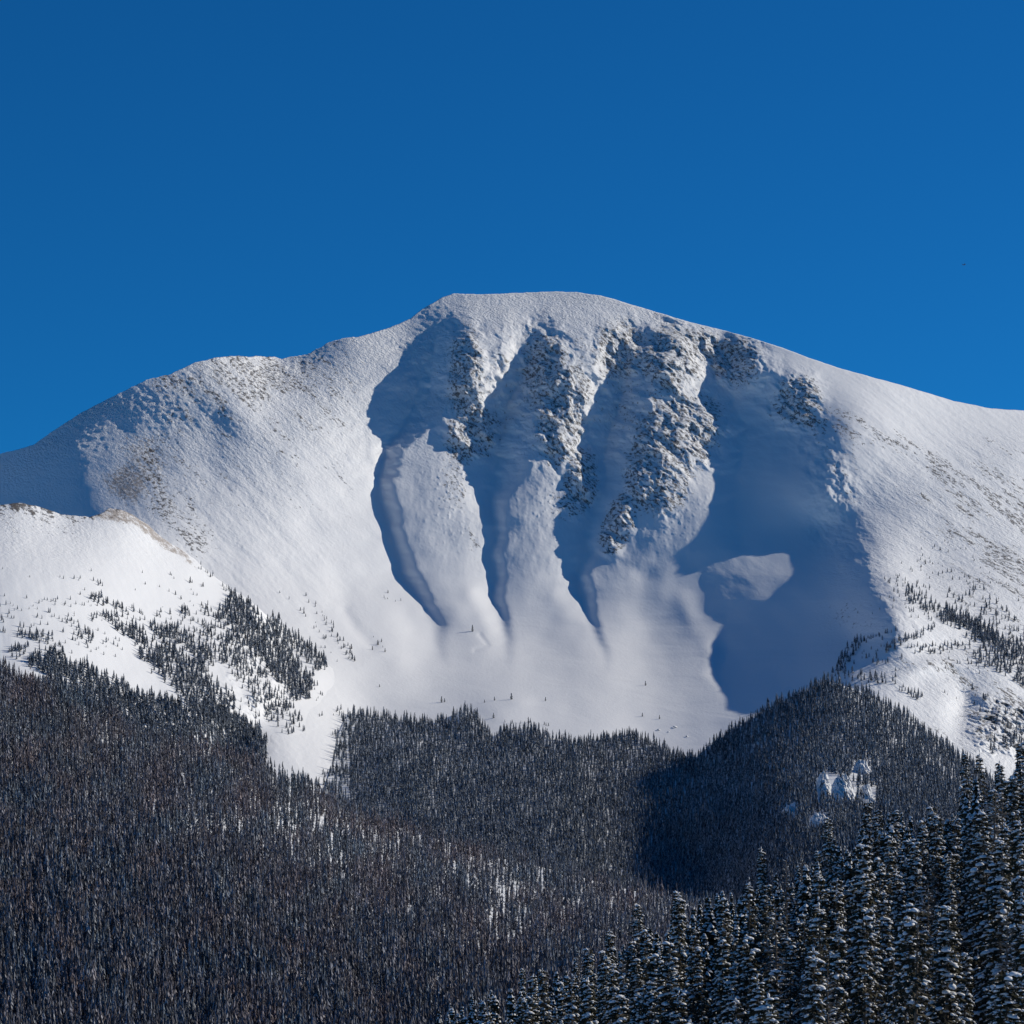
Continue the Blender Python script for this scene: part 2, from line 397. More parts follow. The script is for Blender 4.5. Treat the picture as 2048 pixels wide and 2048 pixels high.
cols = np.arange(-260, 2330, 1.7)
nr = 640
t = np.linspace(0, 1, nr) ** 1.0
skc = SKYH(cols) + 1.3 * fbm(cols / 22, cols * 0 + 3, 4, 2) * np.interp(cols, [0, 340, 640, 900, 1250, 2048], [0.5, 1.6, 1.8, 0.8, 0.4, 0.4])
PX = np.repeat(cols[None], nr, 0)
PY = skc[None] + t[:, None] * (1680 - skc[None])
DD = mountain_D(PX, PY)
def front_attrs(px, py, D):
    k = D / PXM; x = (px - 1024) * k; z = (py - HOR) * k
    rk = rocky(px, py)
    fa = 0.74 * x - 0.67 * z; fb = 0.67 * x + 0.74 * z
    streak = fbm(fa / 30, fb / 110, 4, 31) + 0.4
    lf = sstep(820, 640, px) * sstep(230, 330, px) * sstep(1250, 950, py)
    rf = sstep(1680, 1800, px) * sstep(800, 920, py) * (0.45 + 0.7 * sstep(1750, 2048, px))
    rock = 0.62 * rk + 0.12 * sstep(0.05, 0.3, rk) * (0.4 + streak) + lf * (0.20 + 0.36 * streak) * (0.75 + 0.5 * sstep(900, 760, py)) + rf * (0.10 + 0.40 * streak)
    rock += 0.25 * blob(px, py, 1120, 760, 40, 40, 0) + 0.25 * blob(px, py, 1300, 880, 30, 60) + 0.2 * blob(px, py, 930, 790, 25, 40)
    bl = lambda pts, w: np.exp(-(segdist(px, py, pts) / w) ** 2)
    rock += 0.34 * bl([(1600, 830), (1720, 850), (1800, 890), (1900, 960), (2060, 1030)], 26) * (0.6 + streak) + 0.36 * bl([(1850, 1000), (1960, 1090), (2060, 1150)], 18) * (0.6 + streak)
    rock += 0.33 * bl([(1630, 880), (1680, 960), (1700, 1010)], 24) + 0.4 * bl([(1975, 1120), (2060, 1190)], 18) + 0.33 * bl([(290, 900), (320, 1000), (400, 1090)], 40)
    rock += 0.30 * blob(px, py, 500, 745, 70, 30, 10) + 0.50 * blob(px, py, 910, 970, 50, 90) + 0.5 * blob(px, py, 950, 1090, 16, 40, -20)
    rock += 0.48 * blob(px, py, 1120, 1010, 50, 50) + 0.5 * blob(px, py, 1330, 970, 80, 60) + 0.45 * blob(px, py, 1235, 1060, 30, 60, 20) + 0.35 * blob(px, py, 1700, 900, 40, 90, -20)
    rock += 0.30 * blob(px, py, 1290, 1160, 40, 20) + 0.40 * blob(px, py, 2010, 1455, 75, 60, 0, 4) + 0.38 * blob(px, py, 1690, 1230, 70, 60)
    rock += 0.25 * blob(px, py, 1850, 1330, 80, 30)
    soil = 0.62 * blob(px, py, 275, 890, 80, 60, 15) + 0.66 * blob(px, py, 255, 985, 50, 50, -20) + 0.48 * blob(px, py, 360, 960, 110, 110) + 0.4 * blob(px, py, 210, 960, 60, 30)
    rough = 0.5 * sstep(1020, 800, py) * sstep(1600, 1350, px) + 0.45 * rk + 0.25 * lf + 0.35 * rf
    rough += 0.3 * sstep(330, 200, px) + 0.4 * sstep(90, 20, py - SKYH(px)) * sstep(1650, 1350, px) + 0.2 * sstep(1600, 1680, px) * sstep(900, 1000, py)
    return {'rock': np.minimum(rock, 0.56), 'soil': soil, 'rough': rough * 0.8}
AT = front_attrs(PX, PY, DD)
P = world_pt(PX, PY, DD)
# the far side of the mountain, falling away behind the skyline
nb = 14
back = []
for i in range(nb, 0, -1):
    q = P[0].copy(); s_ = i / nb
    q[:, 1] += 2600 * s_ ** 1.3; q[:, 2] -= 120 * s_ + 1500 * s_ ** 1.5
    q[:, 0] *= (1 + 0.2 * s_); back.append(q)
P = np.concatenate([np.stack(back), P], 0)
AT = {k: np.concatenate([np.repeat(v[:1], nb, 0), v], 0) for k, v in AT.items()}
mountain = grid_mesh('mountain', P, M_MTN, AT)
mountain['kind'] = 'structure'
mountain['label'] = 'snow-covered rounded peak with steep gullies and a wide basin'


# ------------------------------------------------------------------ the snowy hill on the left
HC = [(-400, 1040), (-150, 1022), (0, 1010), (40, 1005), (62, 1010), (84, 1015), (124, 1029), (180, 1034), (205, 1026), (217, 1016), (245, 1020), (264, 1029), (295, 1049),
      (326, 1077), (357, 1096), (388, 1117), (404, 1133), (435, 1158), (466, 1180), (497, 1198), (528, 1226), (559, 1248), (590, 1276),
      (630, 1306), (700, 1370), (760, 1430)]
HCX = np.array([p[0] for p in HC], float); HCY = np.array([p[1] for p in HC], float)
_foot = [(600, 1284), (640, 1312), (667, 1329), (660, 1367), (623, 1392), (568, 1452), (525, 1488), (480, 1505), (440, 1530)]
_out = [(700, 1340), (720, 1400), (690, 1430), (640, 1460), (580, 1510), (520, 1550), (760, 1440)]
_hf = [(x, y, float(BASE(x, y)) - 6) for x, y in _foot] + [(x, y, float(BASE(x, y)) + 12) for x, y in _out] + [(x, y, float(BASE(x, y)) - 30) for x, y in ((580, 1290), (625, 1325), (632, 1360), (590, 1390), (540, 1430), (495, 1462))]
HILL = tps([(-400, 1040, 4500), (-150, 1022, 4560), (0, 1010, 4640), (40, 1005, 4670), (124, 1029, 4710), (214, 1020, 4800), (264, 1029, 4830), (326, 1077, 4850), (388, 1117, 4870),
            (466, 1180, 4870), (528, 1226, 4850),
            (-400, 1200, 4050), (-150, 1200, 4080), (0, 1150, 4220), (0, 1250, 3990), (0, 1330, 3830), (150, 1150, 4360), (150, 1300, 4010), (300, 1200, 4490), (300, 1300, 4240),
            (300, 1420, 3960), (420, 1250, 4560), (420, 1350, 4280), (500, 1300, 4580), (560, 1340, 4620), (520, 1400, 4320), (150, 1400, 3800), (400, 1450, 4020),
            (-400, 1400, 3600), (-150, 1400, 3660), (0, 1450, 3600), (0, 1640, 3300), (300, 1640, 3500), (600, 1640, 3700)] + _hf, lam=1e-4)
def hill_D(px, py, fine=True):
    D = HILL(px, py)
    if not fine: return D
    k = D / PXM; x = (px - 1024) * k; z = (py - HOR) * k
    D = D - 4 * fbm(x / 120, z / 90, 3, 61)
    w = np.clip(sstep(1240, 1330, py) * 0, 0, 1) + 1
    D = D - 0.9 * fbm((0.85 * x - 0.5 * z) / 13, (0.5 * x + 0.85 * z) / 60, 3, 62)
    cl = blob(px, py, 525, 1385, 28, 75, 40, 3) + 0.8 * blob(px, py, 480, 1340, 25, 55, 40, 3)
    D = D - cl * (9 * ridged(x / 34, z / 30, 3, 63) + 4 * np.abs(fbm(x / 9, z / 9, 2, 64)))
    D = D - 8 * blob(px, py, 235, 1020, 30, 9) - 7 * blob(px, py, 430, 1290, 40, 20, 30)
    return D
hc = np.arange(-300, 765, 2.2); hn = 290
hs = np.interp(hc, HCX, HCY) + 0.8 * fbm(hc / 16, hc * 0 + 9, 3, 65)
HX = np.repeat(hc[None], hn, 0); HY = hs[None] + np.linspace(0, 1, hn)[:, None] * (1660 - hs[None])
HD = hill_D(HX, HY)
hk = HD / PXM; hx_ = (HX - 1024) * hk; hz_ = (HY - HOR) * hk
stw = fbm((0.8 * hx_ - 0.6 * hz_) / 12, (0.6 * hx_ + 0.8 * hz_) / 60, 3, 66)
near_crest = np.exp(-np.maximum(HY - np.interp(HX, HCX, HCY), 0) / 38.0)
hrock = 0.30 * sstep(300, 60, HX) * near_crest + sstep(420, 250, HX) * np.exp(-np.maximum(HY - np.interp(HX, HCX, HCY), 0) / 60.0) * (0.36 + 0.3 * stw) + 0.42 * blob(HX, HY, 530, 1385, 22, 70, 40, 3) + 0.4 * blob(HX, HY, 480, 1340, 20, 50, 40, 3)
hsoil = 0.9 * blob(HX, HY, 232, 1028, 42, 20) + 0.8 * blob(HX, HY, 290, 1055, 70, 13, 40) + 0.5 * blob(HX, HY, 350, 1100, 50, 10, 38) \
    + near_crest * (0.50 + 0.3 * stw) * sstep(460, 380, HX) + 0.33 * sstep(300, 0, HX) * sstep(1150, 1050, HY)
hrough = 0.35 * sstep(1200, 1050, HY) + 0.6 * hrock
HP = world_pt(HX, HY, HD)
hb = []
for i in range(10, 0, -1):
    q = HP[0].copy(); s_ = i / 10
    q[:, 1] += 900 * s_ ** 1.3; q[:, 2] -= 30 * s_ + 420 * s_ ** 1.4; hb.append(q)
HP = np.concatenate([np.stack(hb), HP], 0)
HA = {k: np.concatenate([np.repeat(v[:1], 10, 0), v], 0) for k, v in {'rock': hrock, 'soil': hsoil, 'rough': hrough}.items()}
o = grid_mesh('hill', HP, M_HILL, HA); o['kind'] = 'structure'; o['label'] = 'low wind-scoured snowy hill in front of the peak on the left'

# ------------------------------------------------------------------ wooded ground: middle valley, left slope, near slope
def ground_layer(name, label, line, f, bottom, x0, x1, dx, rows, drop, amp, back_len, attr=None, mat=None):
    lx = np.array([p[0] for p in line], float); ly = np.array([p[1] for p in line], float)
    c = np.arange(x0, x1, dx); s0 = np.interp(c, lx, ly)
    X = np.repeat(c[None], rows, 0); Y = s0[None] + (np.linspace(0, 1, rows) ** 1.15)[:, None] * (bottom - s0[None])
    D = f(X, Y)
    Pp = world_pt(X, Y, D)
    bk = []
    for i in range(8, 0, -1):
        q = Pp[0].copy(); s_ = i / 8
        q[:, 1] += back_len * s_ ** 1.2; q[:, 2] -= drop * s_ ** 1.5; bk.append(q)
    Pp = np.concatenate([np.stack(bk), Pp], 0)
    A = {'rock': X * 0, 'soil': X * 0, 'rough': X * 0 + 0.2}
    if attr: A.update(attr(X, Y))
    A = {k: np.concatenate([np.repeat(v[:1], 8, 0), v], 0) for k, v in A.items()}
    o = grid_mesh(name, Pp, mat or M_FLOOR, A); o['kind'] = 'structure'; o['label'] = label
    return lx, ly

L4 = [(560, 1640), (640, 1600), (655, 1560), (672, 1480), (690, 1436), (700, 1428), (780, 1435), (870, 1446), (885, 1440), (905, 1430), (930, 1416), (960, 1438), (985, 1478), (1010, 1460),
      (1060, 1455), (1110, 1477), (1150, 1487), (1200, 1480), (1260, 1467), (1300, 1480), (1350, 1508), (1393, 1515), (1405, 1503), (1433, 1482),
      (1467, 1460), (1517, 1430), (1585, 1393), (1623, 1375), (1654, 1362), (1716, 1380), (1762, 1404), (1824, 1432), (1850, 1467), (1908, 1502),
      (1950, 1535), (2048, 1600), (2330, 1720)]
def b4(x, y, g): return (x, y, float(BASE(x, y)) - g)
F4 = tps([b4(640, 1600, 0), b4(655, 1540, 0), b4(680, 1470, 2), b4(700, 1428, 4), b4(720, 1500, 30), b4(640, 1520, -25), b4(600, 1560, -20), b4(780, 1435, 30), b4(870, 1446, 30), b4(930, 1416, 60), b4(985, 1478, 30), b4(1060, 1455, 40), b4(1150, 1487, 40),
          b4(1260, 1467, 50), b4(1350, 1508, 60), (1400, 1510, 4230), (1467, 1460, 4230), (1517, 1430, 4230), (1585, 1393, 4230), (1654, 1362, 4240), (1762, 1404, 4170), (1850, 1467, 4050),
          (1950, 1535, 3850), (2048, 1600, 3650), (2330, 1720, 3300), (560, 1640, 3700),
          (800, 1520, 4150), (800, 1600, 3800), (950, 1600, 3850), (1100, 1550, 4100), (1100, 1650, 3650), (1250, 1560, 4160), (1250, 1650, 3800), (1220, 1740, 3380), (1000, 1720, 3300),
          (1400, 1570, 4000), (1400, 1650, 3590), (1400, 1740, 3400), (1520, 1560, 3680), (1520, 1650, 3320), (1520, 1740, 2950), (1600, 1480, 3860), (1600, 1600, 3240), (1600, 1720, 2850), (1750, 1500, 3720), (1750, 1600, 3250), (1900, 1600, 3380),
          (1900, 1720, 2800), (2048, 1720, 2900), (2330, 1850, 2500), (700, 1700, 3300), (560, 1800, 3000), (1200, 1850, 2700), (1700, 1850, 2400)], lam=1e-4)
def f4(px, py):
    D = F4(px, py); k = D / PXM
    D = D - 14 * blob(px, py, 915, 1435, 26, 14, 20)
    D = D - 9 * fbm(px * k / 130, py * k / 90, 3, 72)
    return D
l4x, l4y = ground_layer('valley_ground', 'snow-covered wooded ground of the middle valley', L4, f4, 1860, 560, 2330, 3.2, 190, 320, 9, 700)

L5 = [(-300, 1290), (-150, 1312), (0, 1342), (43, 1370), (109, 1384), (138, 1402), (203, 1424), (254, 1460), (300, 1475), (362, 1489), (435, 1507), (496, 1527), (543, 1551), (598, 1572),
      (662, 1606), (724, 1636), (786, 1652), (848, 1670), (910, 1689), (973, 1711), (1035, 1723), (1097, 1738), (1159, 1754), (1219, 1770), (1300, 1790), (1400, 1812), (1550, 1837), (1800, 1872), (1950, 1900)]
F5 = tps([(-300, 1290, 2550), (0, 1342, 2620), (254, 1460, 2700), (496, 1527, 2780), (724, 1636, 2850), (973, 1711, 2850), (1219, 1770, 2780), (1550, 1837, 2650), (1950, 1900, 2400),
          (-300, 1600, 1950), (0, 1600, 2020), (300, 1650, 2050), (600, 1750, 2080), (900, 1800, 2200), (1200, 1860, 2150), (1500, 1920, 2000),
          (-300, 2100, 1380), (0, 2100, 1400), (400, 2100, 1430), (800, 2100, 1480), (1200, 2100, 1500), (1600, 2150, 1450), (1950, 2150, 1400)], lam=1e-4)
def f5(px, py):
    D = F5(px, py); k = D / PXM
    return D - 6 * fbm(px * k / 90, py * k / 70, 3, 75)
l5x, l5y = ground_layer('left_slope_ground', 'snow-covered ground of the long wooded slope on the left', L5, f5, 2200, -300, 1950, 5, 150, 260, 6, 500)

def G6(x, y):
    """height of the near slope"""
    x = x / 0.5; y = y / 0.5
    e = np.maximum(x - 40, 0)
    z = -70 + 0.375 * (x + 21) + 0.00045 * np.minimum(e, 160) ** 2 - 0.03 * (900 - y) + 2.0 * fbm(x / 40, y / 60, 3, 77)
    return 0.5 * (z - 0.0016 * np.maximum(y - 930, 0) ** 1.9)
nx6, ny6 = 240, 300
x6 = np.linspace(-75, 185, nx6); y6 = np.linspace(640, 80, ny6)
GX6, GY6 = np.meshgrid(x6, y6)
o = grid_mesh('near_slope_ground', np.stack([GX6, GY6, G6(GX6, GY6)], -1), M_FLOOR, {'rock': GX6 * 0, 'soil': GX6 * 0, 'rough': GX6 * 0 + 0.2})
o['kind'] = 'structure'; o['label'] = 'snow-covered ground of the near wooded slope at the lower right'
l6x, l6y = np.array([900, 1100, 1400, 1700, 1900, 2048, 2330.]), np.array([2120, 2040, 1930, 1810, 1740, 1680, 1560.])

# broad valley ground reaching to the horizon under everything
gx = np.linspace(-1, 1, 60); gy = np.linspace(0, 1, 60)
GX, GY = np.meshgrid(np.sign(gx) * np.abs(gx) ** 2 * 40000, -6000 + gy ** 1.5 * 60000)
GZ = -330 + 60 * fbm(GX / 3000, GY / 3000, 3, 80)
o = grid_mesh('ground', np.stack([GX, GY, GZ], -1)[::-1], M_FLOOR, {'rock': GX * 0, 'soil': GX * 0, 'rough': GX * 0}); o['kind'] = 'structure'

# ------------------------------------------------------------------ distant conifers: many small trees in one mesh per wood
def far_proto(seed, tiers, ring, rad, needle, snow, psnow, bare=0.0):
    r = np.random.default_rng(seed)
    V = []; F = []; C = []
    # trunk
    V += [(-.008, -.008, 0), (.008, -.008, 0), (0, .01, 0), (0, 0, .95)]
    for a, b_ in ((0, 1), (1, 2), (2, 0)): F.append((a, b_, 3)); C.append((0.06, 0.05, 0.045))
    lean = r.normal(0, 0.01, 2)
    for i in range(tiers):
        f = (i + 0.4) / tiers
        if r.random() < bare: continue
        zt = 0.10 + 0.90 * f + 1.15 / tiers; zb = 0.10 + 0.90 * f - 0.35 / tiers
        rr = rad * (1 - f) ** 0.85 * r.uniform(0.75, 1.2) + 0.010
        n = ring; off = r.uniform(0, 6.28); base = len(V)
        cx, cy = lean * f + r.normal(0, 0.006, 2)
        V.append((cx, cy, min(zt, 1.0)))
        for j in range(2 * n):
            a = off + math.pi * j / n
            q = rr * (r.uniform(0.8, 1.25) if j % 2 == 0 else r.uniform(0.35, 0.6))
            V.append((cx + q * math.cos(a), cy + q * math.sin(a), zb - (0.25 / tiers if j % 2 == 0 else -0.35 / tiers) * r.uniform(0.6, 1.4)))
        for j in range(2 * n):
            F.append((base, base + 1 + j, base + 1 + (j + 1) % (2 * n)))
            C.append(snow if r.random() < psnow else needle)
    return np.array(V, float), np.array(F, int), np.array(C, float)

def build_wood(name, label, cat, P_, H_, W_, protos, pick, tint):
    Vs, Fs, Cs = [], [], []; base = 0
    r = np.random.default_rng(99)
    for k, (v, f, c) in enumerate(protos):
        idx = np.where(pick == k)[0]
        if not len(idx): continue
        n = len(idx); ang = r.uniform(0, 6.28, n); ca, sa = np.cos(ang), np.sin(ang)
        h = H_[idx]; w = W_[idx] * h
        X = (v[None, :, 0] * ca[:, None] - v[None, :, 1] * sa[:, None]) * w[:, None] + P_[idx, 0][:, None]
        Y = (v[None, :, 0] * sa[:, None] + v[None, :, 1] * ca[:, None]) * w[:, None] + P_[idx, 1][:, None]
        Z = v[None, :, 2] * h[:, None] + P_[idx, 2][:, None] - 0.03 * h[:, None]
        Vs.append(np.stack([X, Y, Z], -1).reshape(-1, 3))
        Fs.append((f[None] + (base + np.arange(n) * len(v))[:, None, None]).reshape(-1, 3))
        Cs.append((c[None] * tint[idx][:, None, :]).reshape(-1, 3)); base += n * len(v)
    me = tri_mesh(name, np.concatenate(Vs), np.concatenate(Fs), [M_TREE], col=np.clip(np.concatenate(Cs), 0, 0.9))
    o = link(name, me); o['kind'] = 'stuff'; o['label'] = label; o['category'] = cat
    return o

def jitter_cells(x0, x1, y0, y1, cx, cy):
    xs = np.arange(x0, x1, cx); ys = np.arange(y0, y1, cy)
    X, Y = np.meshgrid(xs, ys); X = X + (np.arange(len(ys))[:, None] % 2) * cx / 2
    X = X + rng.uniform(-.5, .5, X.shape) * cx; Y = Y + rng.uniform(-.5, .5, X.shape) * cy
    return X.ravel(), Y.ravel()

SNOWC = (0.66, 0.68, 0.72)
SPR = [far_proto(100 + i, 8, 5, 0.165, (0.046, 0.056, 0.070), (0.30, 0.33, 0.375), 0.44) for i in range(10)]  # needle blue-grey carries slight distance haze in the colour, along with frost
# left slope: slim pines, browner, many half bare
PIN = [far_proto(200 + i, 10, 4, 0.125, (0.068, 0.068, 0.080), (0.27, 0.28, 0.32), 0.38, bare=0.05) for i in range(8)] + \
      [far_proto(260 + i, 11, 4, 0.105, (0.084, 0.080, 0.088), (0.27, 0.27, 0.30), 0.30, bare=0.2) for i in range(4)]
# 1) left slope
X1, Y1 = jitter_cells(-120, 1700, 1280, 2260, 6.0, 4.0)
dens = np.clip((Y1 - 1340) / 700, 0, 1); keep = rng.random(len(X1)) < 1.0 / (1 + 0.9 * dens)
keep &= Y1 > np.interp(X1, l5x, l5y) + 1
gap = 0
for b in [(1015, 1790, 40, 26), (985, 1850, 60, 16), (640, 1660, 60, 14), (480, 1660, 90, 12), (545, 1690, 40, 16), (230, 1665, 40, 10), (650, 1745, 50, 18), (420, 1850, 25, 8), (200, 1815, 25, 6), (560, 1990, 60, 14), (260, 1750, 20, 6), (960, 1900, 60, 12)]:
    gap = gap + blob(X1, Y1, *b)
gap = np.clip(gap * (0.75 + 0.6 * fbm(X1 / 14, Y1 / 14, 2, 81)), 0, 0.45)
keep &= rng.random(len(X1)) > gap
X1, Y1 = X1[keep], Y1[keep]
P1 = world_pt(X1, Y1, f5(X1, Y1)); n1 = len(X1)
H1 = (11 + 15 * rng.random(n1) ** 1.3) * (1 + 0.15 * fbm(X1 / 60, Y1 / 60, 2, 82)); W1 = rng.uniform(0.75, 1.25, n1)
mix1 = fbm(X1 / 90, Y1 / 50, 3, 83)
pk1 = np.where(rng.random(n1) < 0.28 + 0.5 * mix1, rng.integers(8, 12, n1), rng.integers(0, 8, n1))
tn = rng.uniform(0.7, 1.3, n1)[:, None] * np.stack([1 + 0.18 * mix1, 1 + 0.0 * mix1, 1 - 0.05 * mix1], -1)
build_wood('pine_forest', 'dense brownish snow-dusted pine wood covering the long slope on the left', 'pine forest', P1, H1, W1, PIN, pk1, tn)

# 2) spruce: middle valley, right wooded hill, tree line on the left hill and the right ridge
X2, Y2 = jitter_cells(600, 2300, 1355, 1850, 6.0, 4.0)
kp = (Y2 > np.interp(X2, l4x, l4y) + 1) & ~((X2 < 1300) & (Y2 > np.interp(X2, l5x, l5y) + 30))
kp &= ~((X2 > 1350) & (Y2 > np.interp(X2, l6x, l6y) + 10))
OUTC = [(1650, 1590, 17, 46, 'left-hand snow-plastered rock rib of the cluster on the wooded hill'), (1688, 1600, 25, 52, 'widest snow-plastered crag in the middle of the cluster on the wooded hill'),
        (1724, 1545, 18, 26, 'highest rounded snowy crag of the cluster, up and right on the wooded hill'), (1735, 1604, 17, 36, 'right-hand snowy crag of the cluster on the wooded hill, above the near spruces'),
        (1580, 1628, 17, 20, 'small low snowy crag off to the left of the cluster on the wooded hill'), (1640, 1652, 21, 28, 'lowest snowy crag below the cluster on the wooded hill')]
for (cx, cy, w_, h_, lab_) in OUTC:
    kp &= ~((np.abs(X2 - cx) < w_ * 1.05) & (Y2 > cy - h_ * 0.9) & (Y2 < cy + 16)) | (rng.random(len(X2)) < 0.13)
kp &= rng.random(len(X2)) > np.clip(0.9 * (blob(X2, Y2, 905, 1440, 18, 12) + blob(X2, Y2, 1235, 1752, 26, 6) + blob(X2, Y2, 668, 1530, 24, 5) + blob(X2, Y2, 660, 1560, 30, 4)), 0, 0.95)
kp &= ~((X2 < 700) & (rng.random(len(X2)) < 0.5))
X2, Y2 = X2[kp], Y2[kp]
P2 = world_pt(X2, Y2, f4(X2, Y2)); H2 = rng.uniform(12, 21, len(X2)) * (1 + 0.25 * fbm(X2 / 40, Y2 / 40, 2, 84))

LINES = [  # tree-line groups on the left hill: polyline, half width, spacing weight, height range in photo pixels
    ([(211, 1232), (258, 1273)], 10, 1.0, 10, 17), ([(265, 1262), (290, 1290)], 13, 1.0, 12, 20), ([(305, 1252), (328, 1275)], 11, 1.0, 10, 18),
    ([(345, 1265), (405, 1312)], 20, 0.8, 12, 20), ([(405, 1212), (418, 1228)], 12, 1.0, 8, 14), ([(366, 1222), (374, 1232)], 9, 1.0, 10, 18), ([(433, 1232), (446, 1236)], 8, 0.8, 8, 12),
    ([(470, 1225), (530, 1290), (600, 1372)], 36, 1.15, 12, 22), ([(545, 1250), (640, 1330)], 20, 1.0, 12, 20), ([(330, 1318), (430, 1410)], 42, 0.95, 12, 22), ([(400, 1330), (470, 1290)], 25, 0.6, 10, 18),
    ([(75, 1325), (115, 1345)], 20, 0.9, 12, 22), ([(105, 1325), (250, 1392)], 26, 1.0, 12, 24), ([(30, 1300), (50, 1296)], 10, 0.7, 8, 16), ([(40, 1272), (105, 1277)], 10, 0.7, 10, 18),
    ([(155, 1265), (180, 1278)], 12, 0.8, 8, 16), ([(185, 1235), (205, 1232)], 8, 0.9, 8, 12), ([(188, 1196), (210, 1206)], 10, 0.9, 10, 18), ([(232, 1212), (240, 1216)], 9, 1.0, 8, 14),
    ([(84, 1200), (145, 1212)], 5, 0.5, 5, 9), ([(120, 1243), (142, 1240)], 5, 0.7, 6, 10), ([(100, 1228), (110, 1230)], 6, 0.6, 8, 12), ([(150, 1157), (162, 1160)], 5, 0.9, 6, 10), ([(122, 1156), (126, 1158)], 4, 0.8, 6, 10),
    ([(192, 1160), (205, 1180)], 5, 0.5, 8, 12), ([(400, 1135), (432, 1158)], 6, 0.8, 7, 12), ([(445, 1176), (478, 1192)], 6, 0.8, 8, 14), ([(460, 1195), (490, 1215)], 7, 0.4, 8, 14),
    ([(340, 1150), (352, 1160)], 4, 0.8, 5, 9), ([(382, 1165), (386, 1170)], 5, 0.7, 8, 14), ([(395, 1170), (405, 1172)], 5, 0.7, 6, 10), ([(285, 1310), (312, 1328)], 12, 0.9, 14, 22), ([(20, 1170), (360, 1190)], 50, 0.02, 5, 9), ([(60, 1215), (200, 1225)], 26, 0.10, 6, 11), ([(255, 1240), (430, 1270)], 40, 0.22, 8, 15), ([(430, 1270), (520, 1330)], 40, 0.5, 10, 17), ([(20, 1310), (120, 1300)], 14, 0.35, 8, 15),
    ([(10, 1240), (200, 1280)], 45, 0.12, 6, 13), ([(240, 1290), (300, 1310)], 10, 0.25, 6, 12), ([(420, 1420), (520, 1485)], 24, 0.8, 14, 22), ([(480, 1400), (590, 1450)], 26, 0.22, 9, 18), ([(480, 1330), (560, 1420)], 34, 0.6, 9, 17),
    ([(460, 1440), (515, 1488)], 16, 0.9, 14, 22), ([(600, 1360), (640, 1400)], 14, 0.15, 5, 9), ([(630, 1290), (700, 1330)], 16, 0.09, 5, 9), ([(0, 1335), (30, 1345)], 8, 0.4, 8, 14)]
def line_trees(lines, cell, Df):
    XA, YA, HA_ = [], [], []
    for pts, w, wt, h0, h1 in lines:
        xs = [p[0] for p in pts]; ys = [p[1] for p in pts]
        X, Y = jitter_cells(min(xs) - w, max(xs) + w, min(ys) - w, max(ys) + w, cell, cell * 0.8)
        d = segdist(X, Y, pts); k = (d < w * (0.75 + 0.4 * fbm(X / 9, Y / 9, 2, 85))) & (rng.random(len(X)) < wt * 0.8)
        X, Y = X[k], Y[k]; XA.append(X); YA.append(Y); HA_.append(rng.uniform(h0, h1, len(X)) * rng.uniform(0.75, 1.2, len(X)))
    X = np.concatenate(XA); Y = np.concatenate(YA); Hpx = np.concatenate(HA_)
    D = Df(X, Y); return X, Y, D, Hpx * D / PXM
X3, Y3, D3, H3 = line_trees(LINES, 5.3, hill_D)
ok3 = D3 < mountain_D(X3, Y3) + 8
D3 = np.minimum(D3, mountain_D(X3, Y3)); 
X3, Y3, D3, H3 = X3[ok3], Y3[ok3], D3[ok3], H3[ok3]
# closed wood at the foot of the left hill
X3b, Y3b = jitter_cells(-100, 530, 1330, 1560, 6.2, 4.6)
top3 = np.interp(X3b, [-100, 0, 50, 120, 200, 260, 330, 400, 460, 510, 530], [1350, 1362, 1366, 1362, 1385, 1392, 1400, 1412, 1446, 1490, 1500]) + 9 * fbm(X3b / 18, X3b * 0, 2, 86)
k3 = (Y3b > top3) & (Y3b < np.interp(X3b, l5x, l5y) + 40) & (rng.random(len(X3b)) < 0.9)
X3b, Y3b = X3b[k3], Y3b[k3]; D3b = np.minimum(hill_D(X3b, Y3b), mountain_D(X3b, Y3b)); H3b = rng.uniform(12, 20, len(X3b))
RL = [([(1896, 1232), (1983, 1274), (2060, 1325)], 20, 1.1, 12, 20), ([(1822, 1192), (1900, 1242)], 18, 0.8, 10, 16), ([(1840, 1122), (1945, 1170)], 16, 0.32, 5, 10), ([(1950, 1190), (2060, 1290)], 24, 0.4, 9, 15),
      ([(1770, 1300), (1865, 1260)], 8, 1.0, 10, 16), ([(1820, 1302), (1935, 1296)], 11, 0.8, 8, 15), ([(1672, 1344), (1716, 1288)], 13, 1.0, 10, 18), ([(1716, 1288), (1790, 1262)], 5, 0.7, 8, 12), ([(1690, 1352), (1785, 1362)], 12, 0.8, 10, 16),
      ([(1800, 1378), (1842, 1398)], 8, 0.9, 10, 15), ([(1745, 1325), (1775, 1328)], 5, 0.8, 8, 12), ([(1752, 1310), (1756, 1316)], 5, 1.0, 10, 14), ([(1795, 1190), (1860, 1230)], 24, 0.35, 7, 12), ([(1800, 1130), (1860, 1150)], 10, 0.2, 5, 8),
      ([(1930, 1250), (2050, 1360)], 20, 0.7, 12, 18), ([(1910, 1330), (1960, 1326)], 6, 0.5, 6, 10), ([(1950, 1310), (2060, 1370)], 14, 0.6, 10, 16), ([(1760, 1350), (1960, 1400)], 22, 0.04, 6, 10),
      ([(1860, 1080), (2040, 1210)], 34, 0.08, 4, 8), ([(1780, 1160), (1850, 1190)], 22, 0.35, 6, 11), ([(1900, 1190), (1960, 1235)], 16, 0.45, 8, 14), ([(1770, 1290), (1960, 1340)], 26, 0.10, 6, 11), ([(1680, 1330), (1760, 1300)], 14, 0.25, 6, 12), ([(1960, 1400), (2048, 1470)], 34, 0.12, 9, 18), ([(1990, 1490), (2048, 1480)], 22, 0.25, 14, 22), ([(1720, 1240), (1790, 1200)], 20, 0.03, 5, 8)]
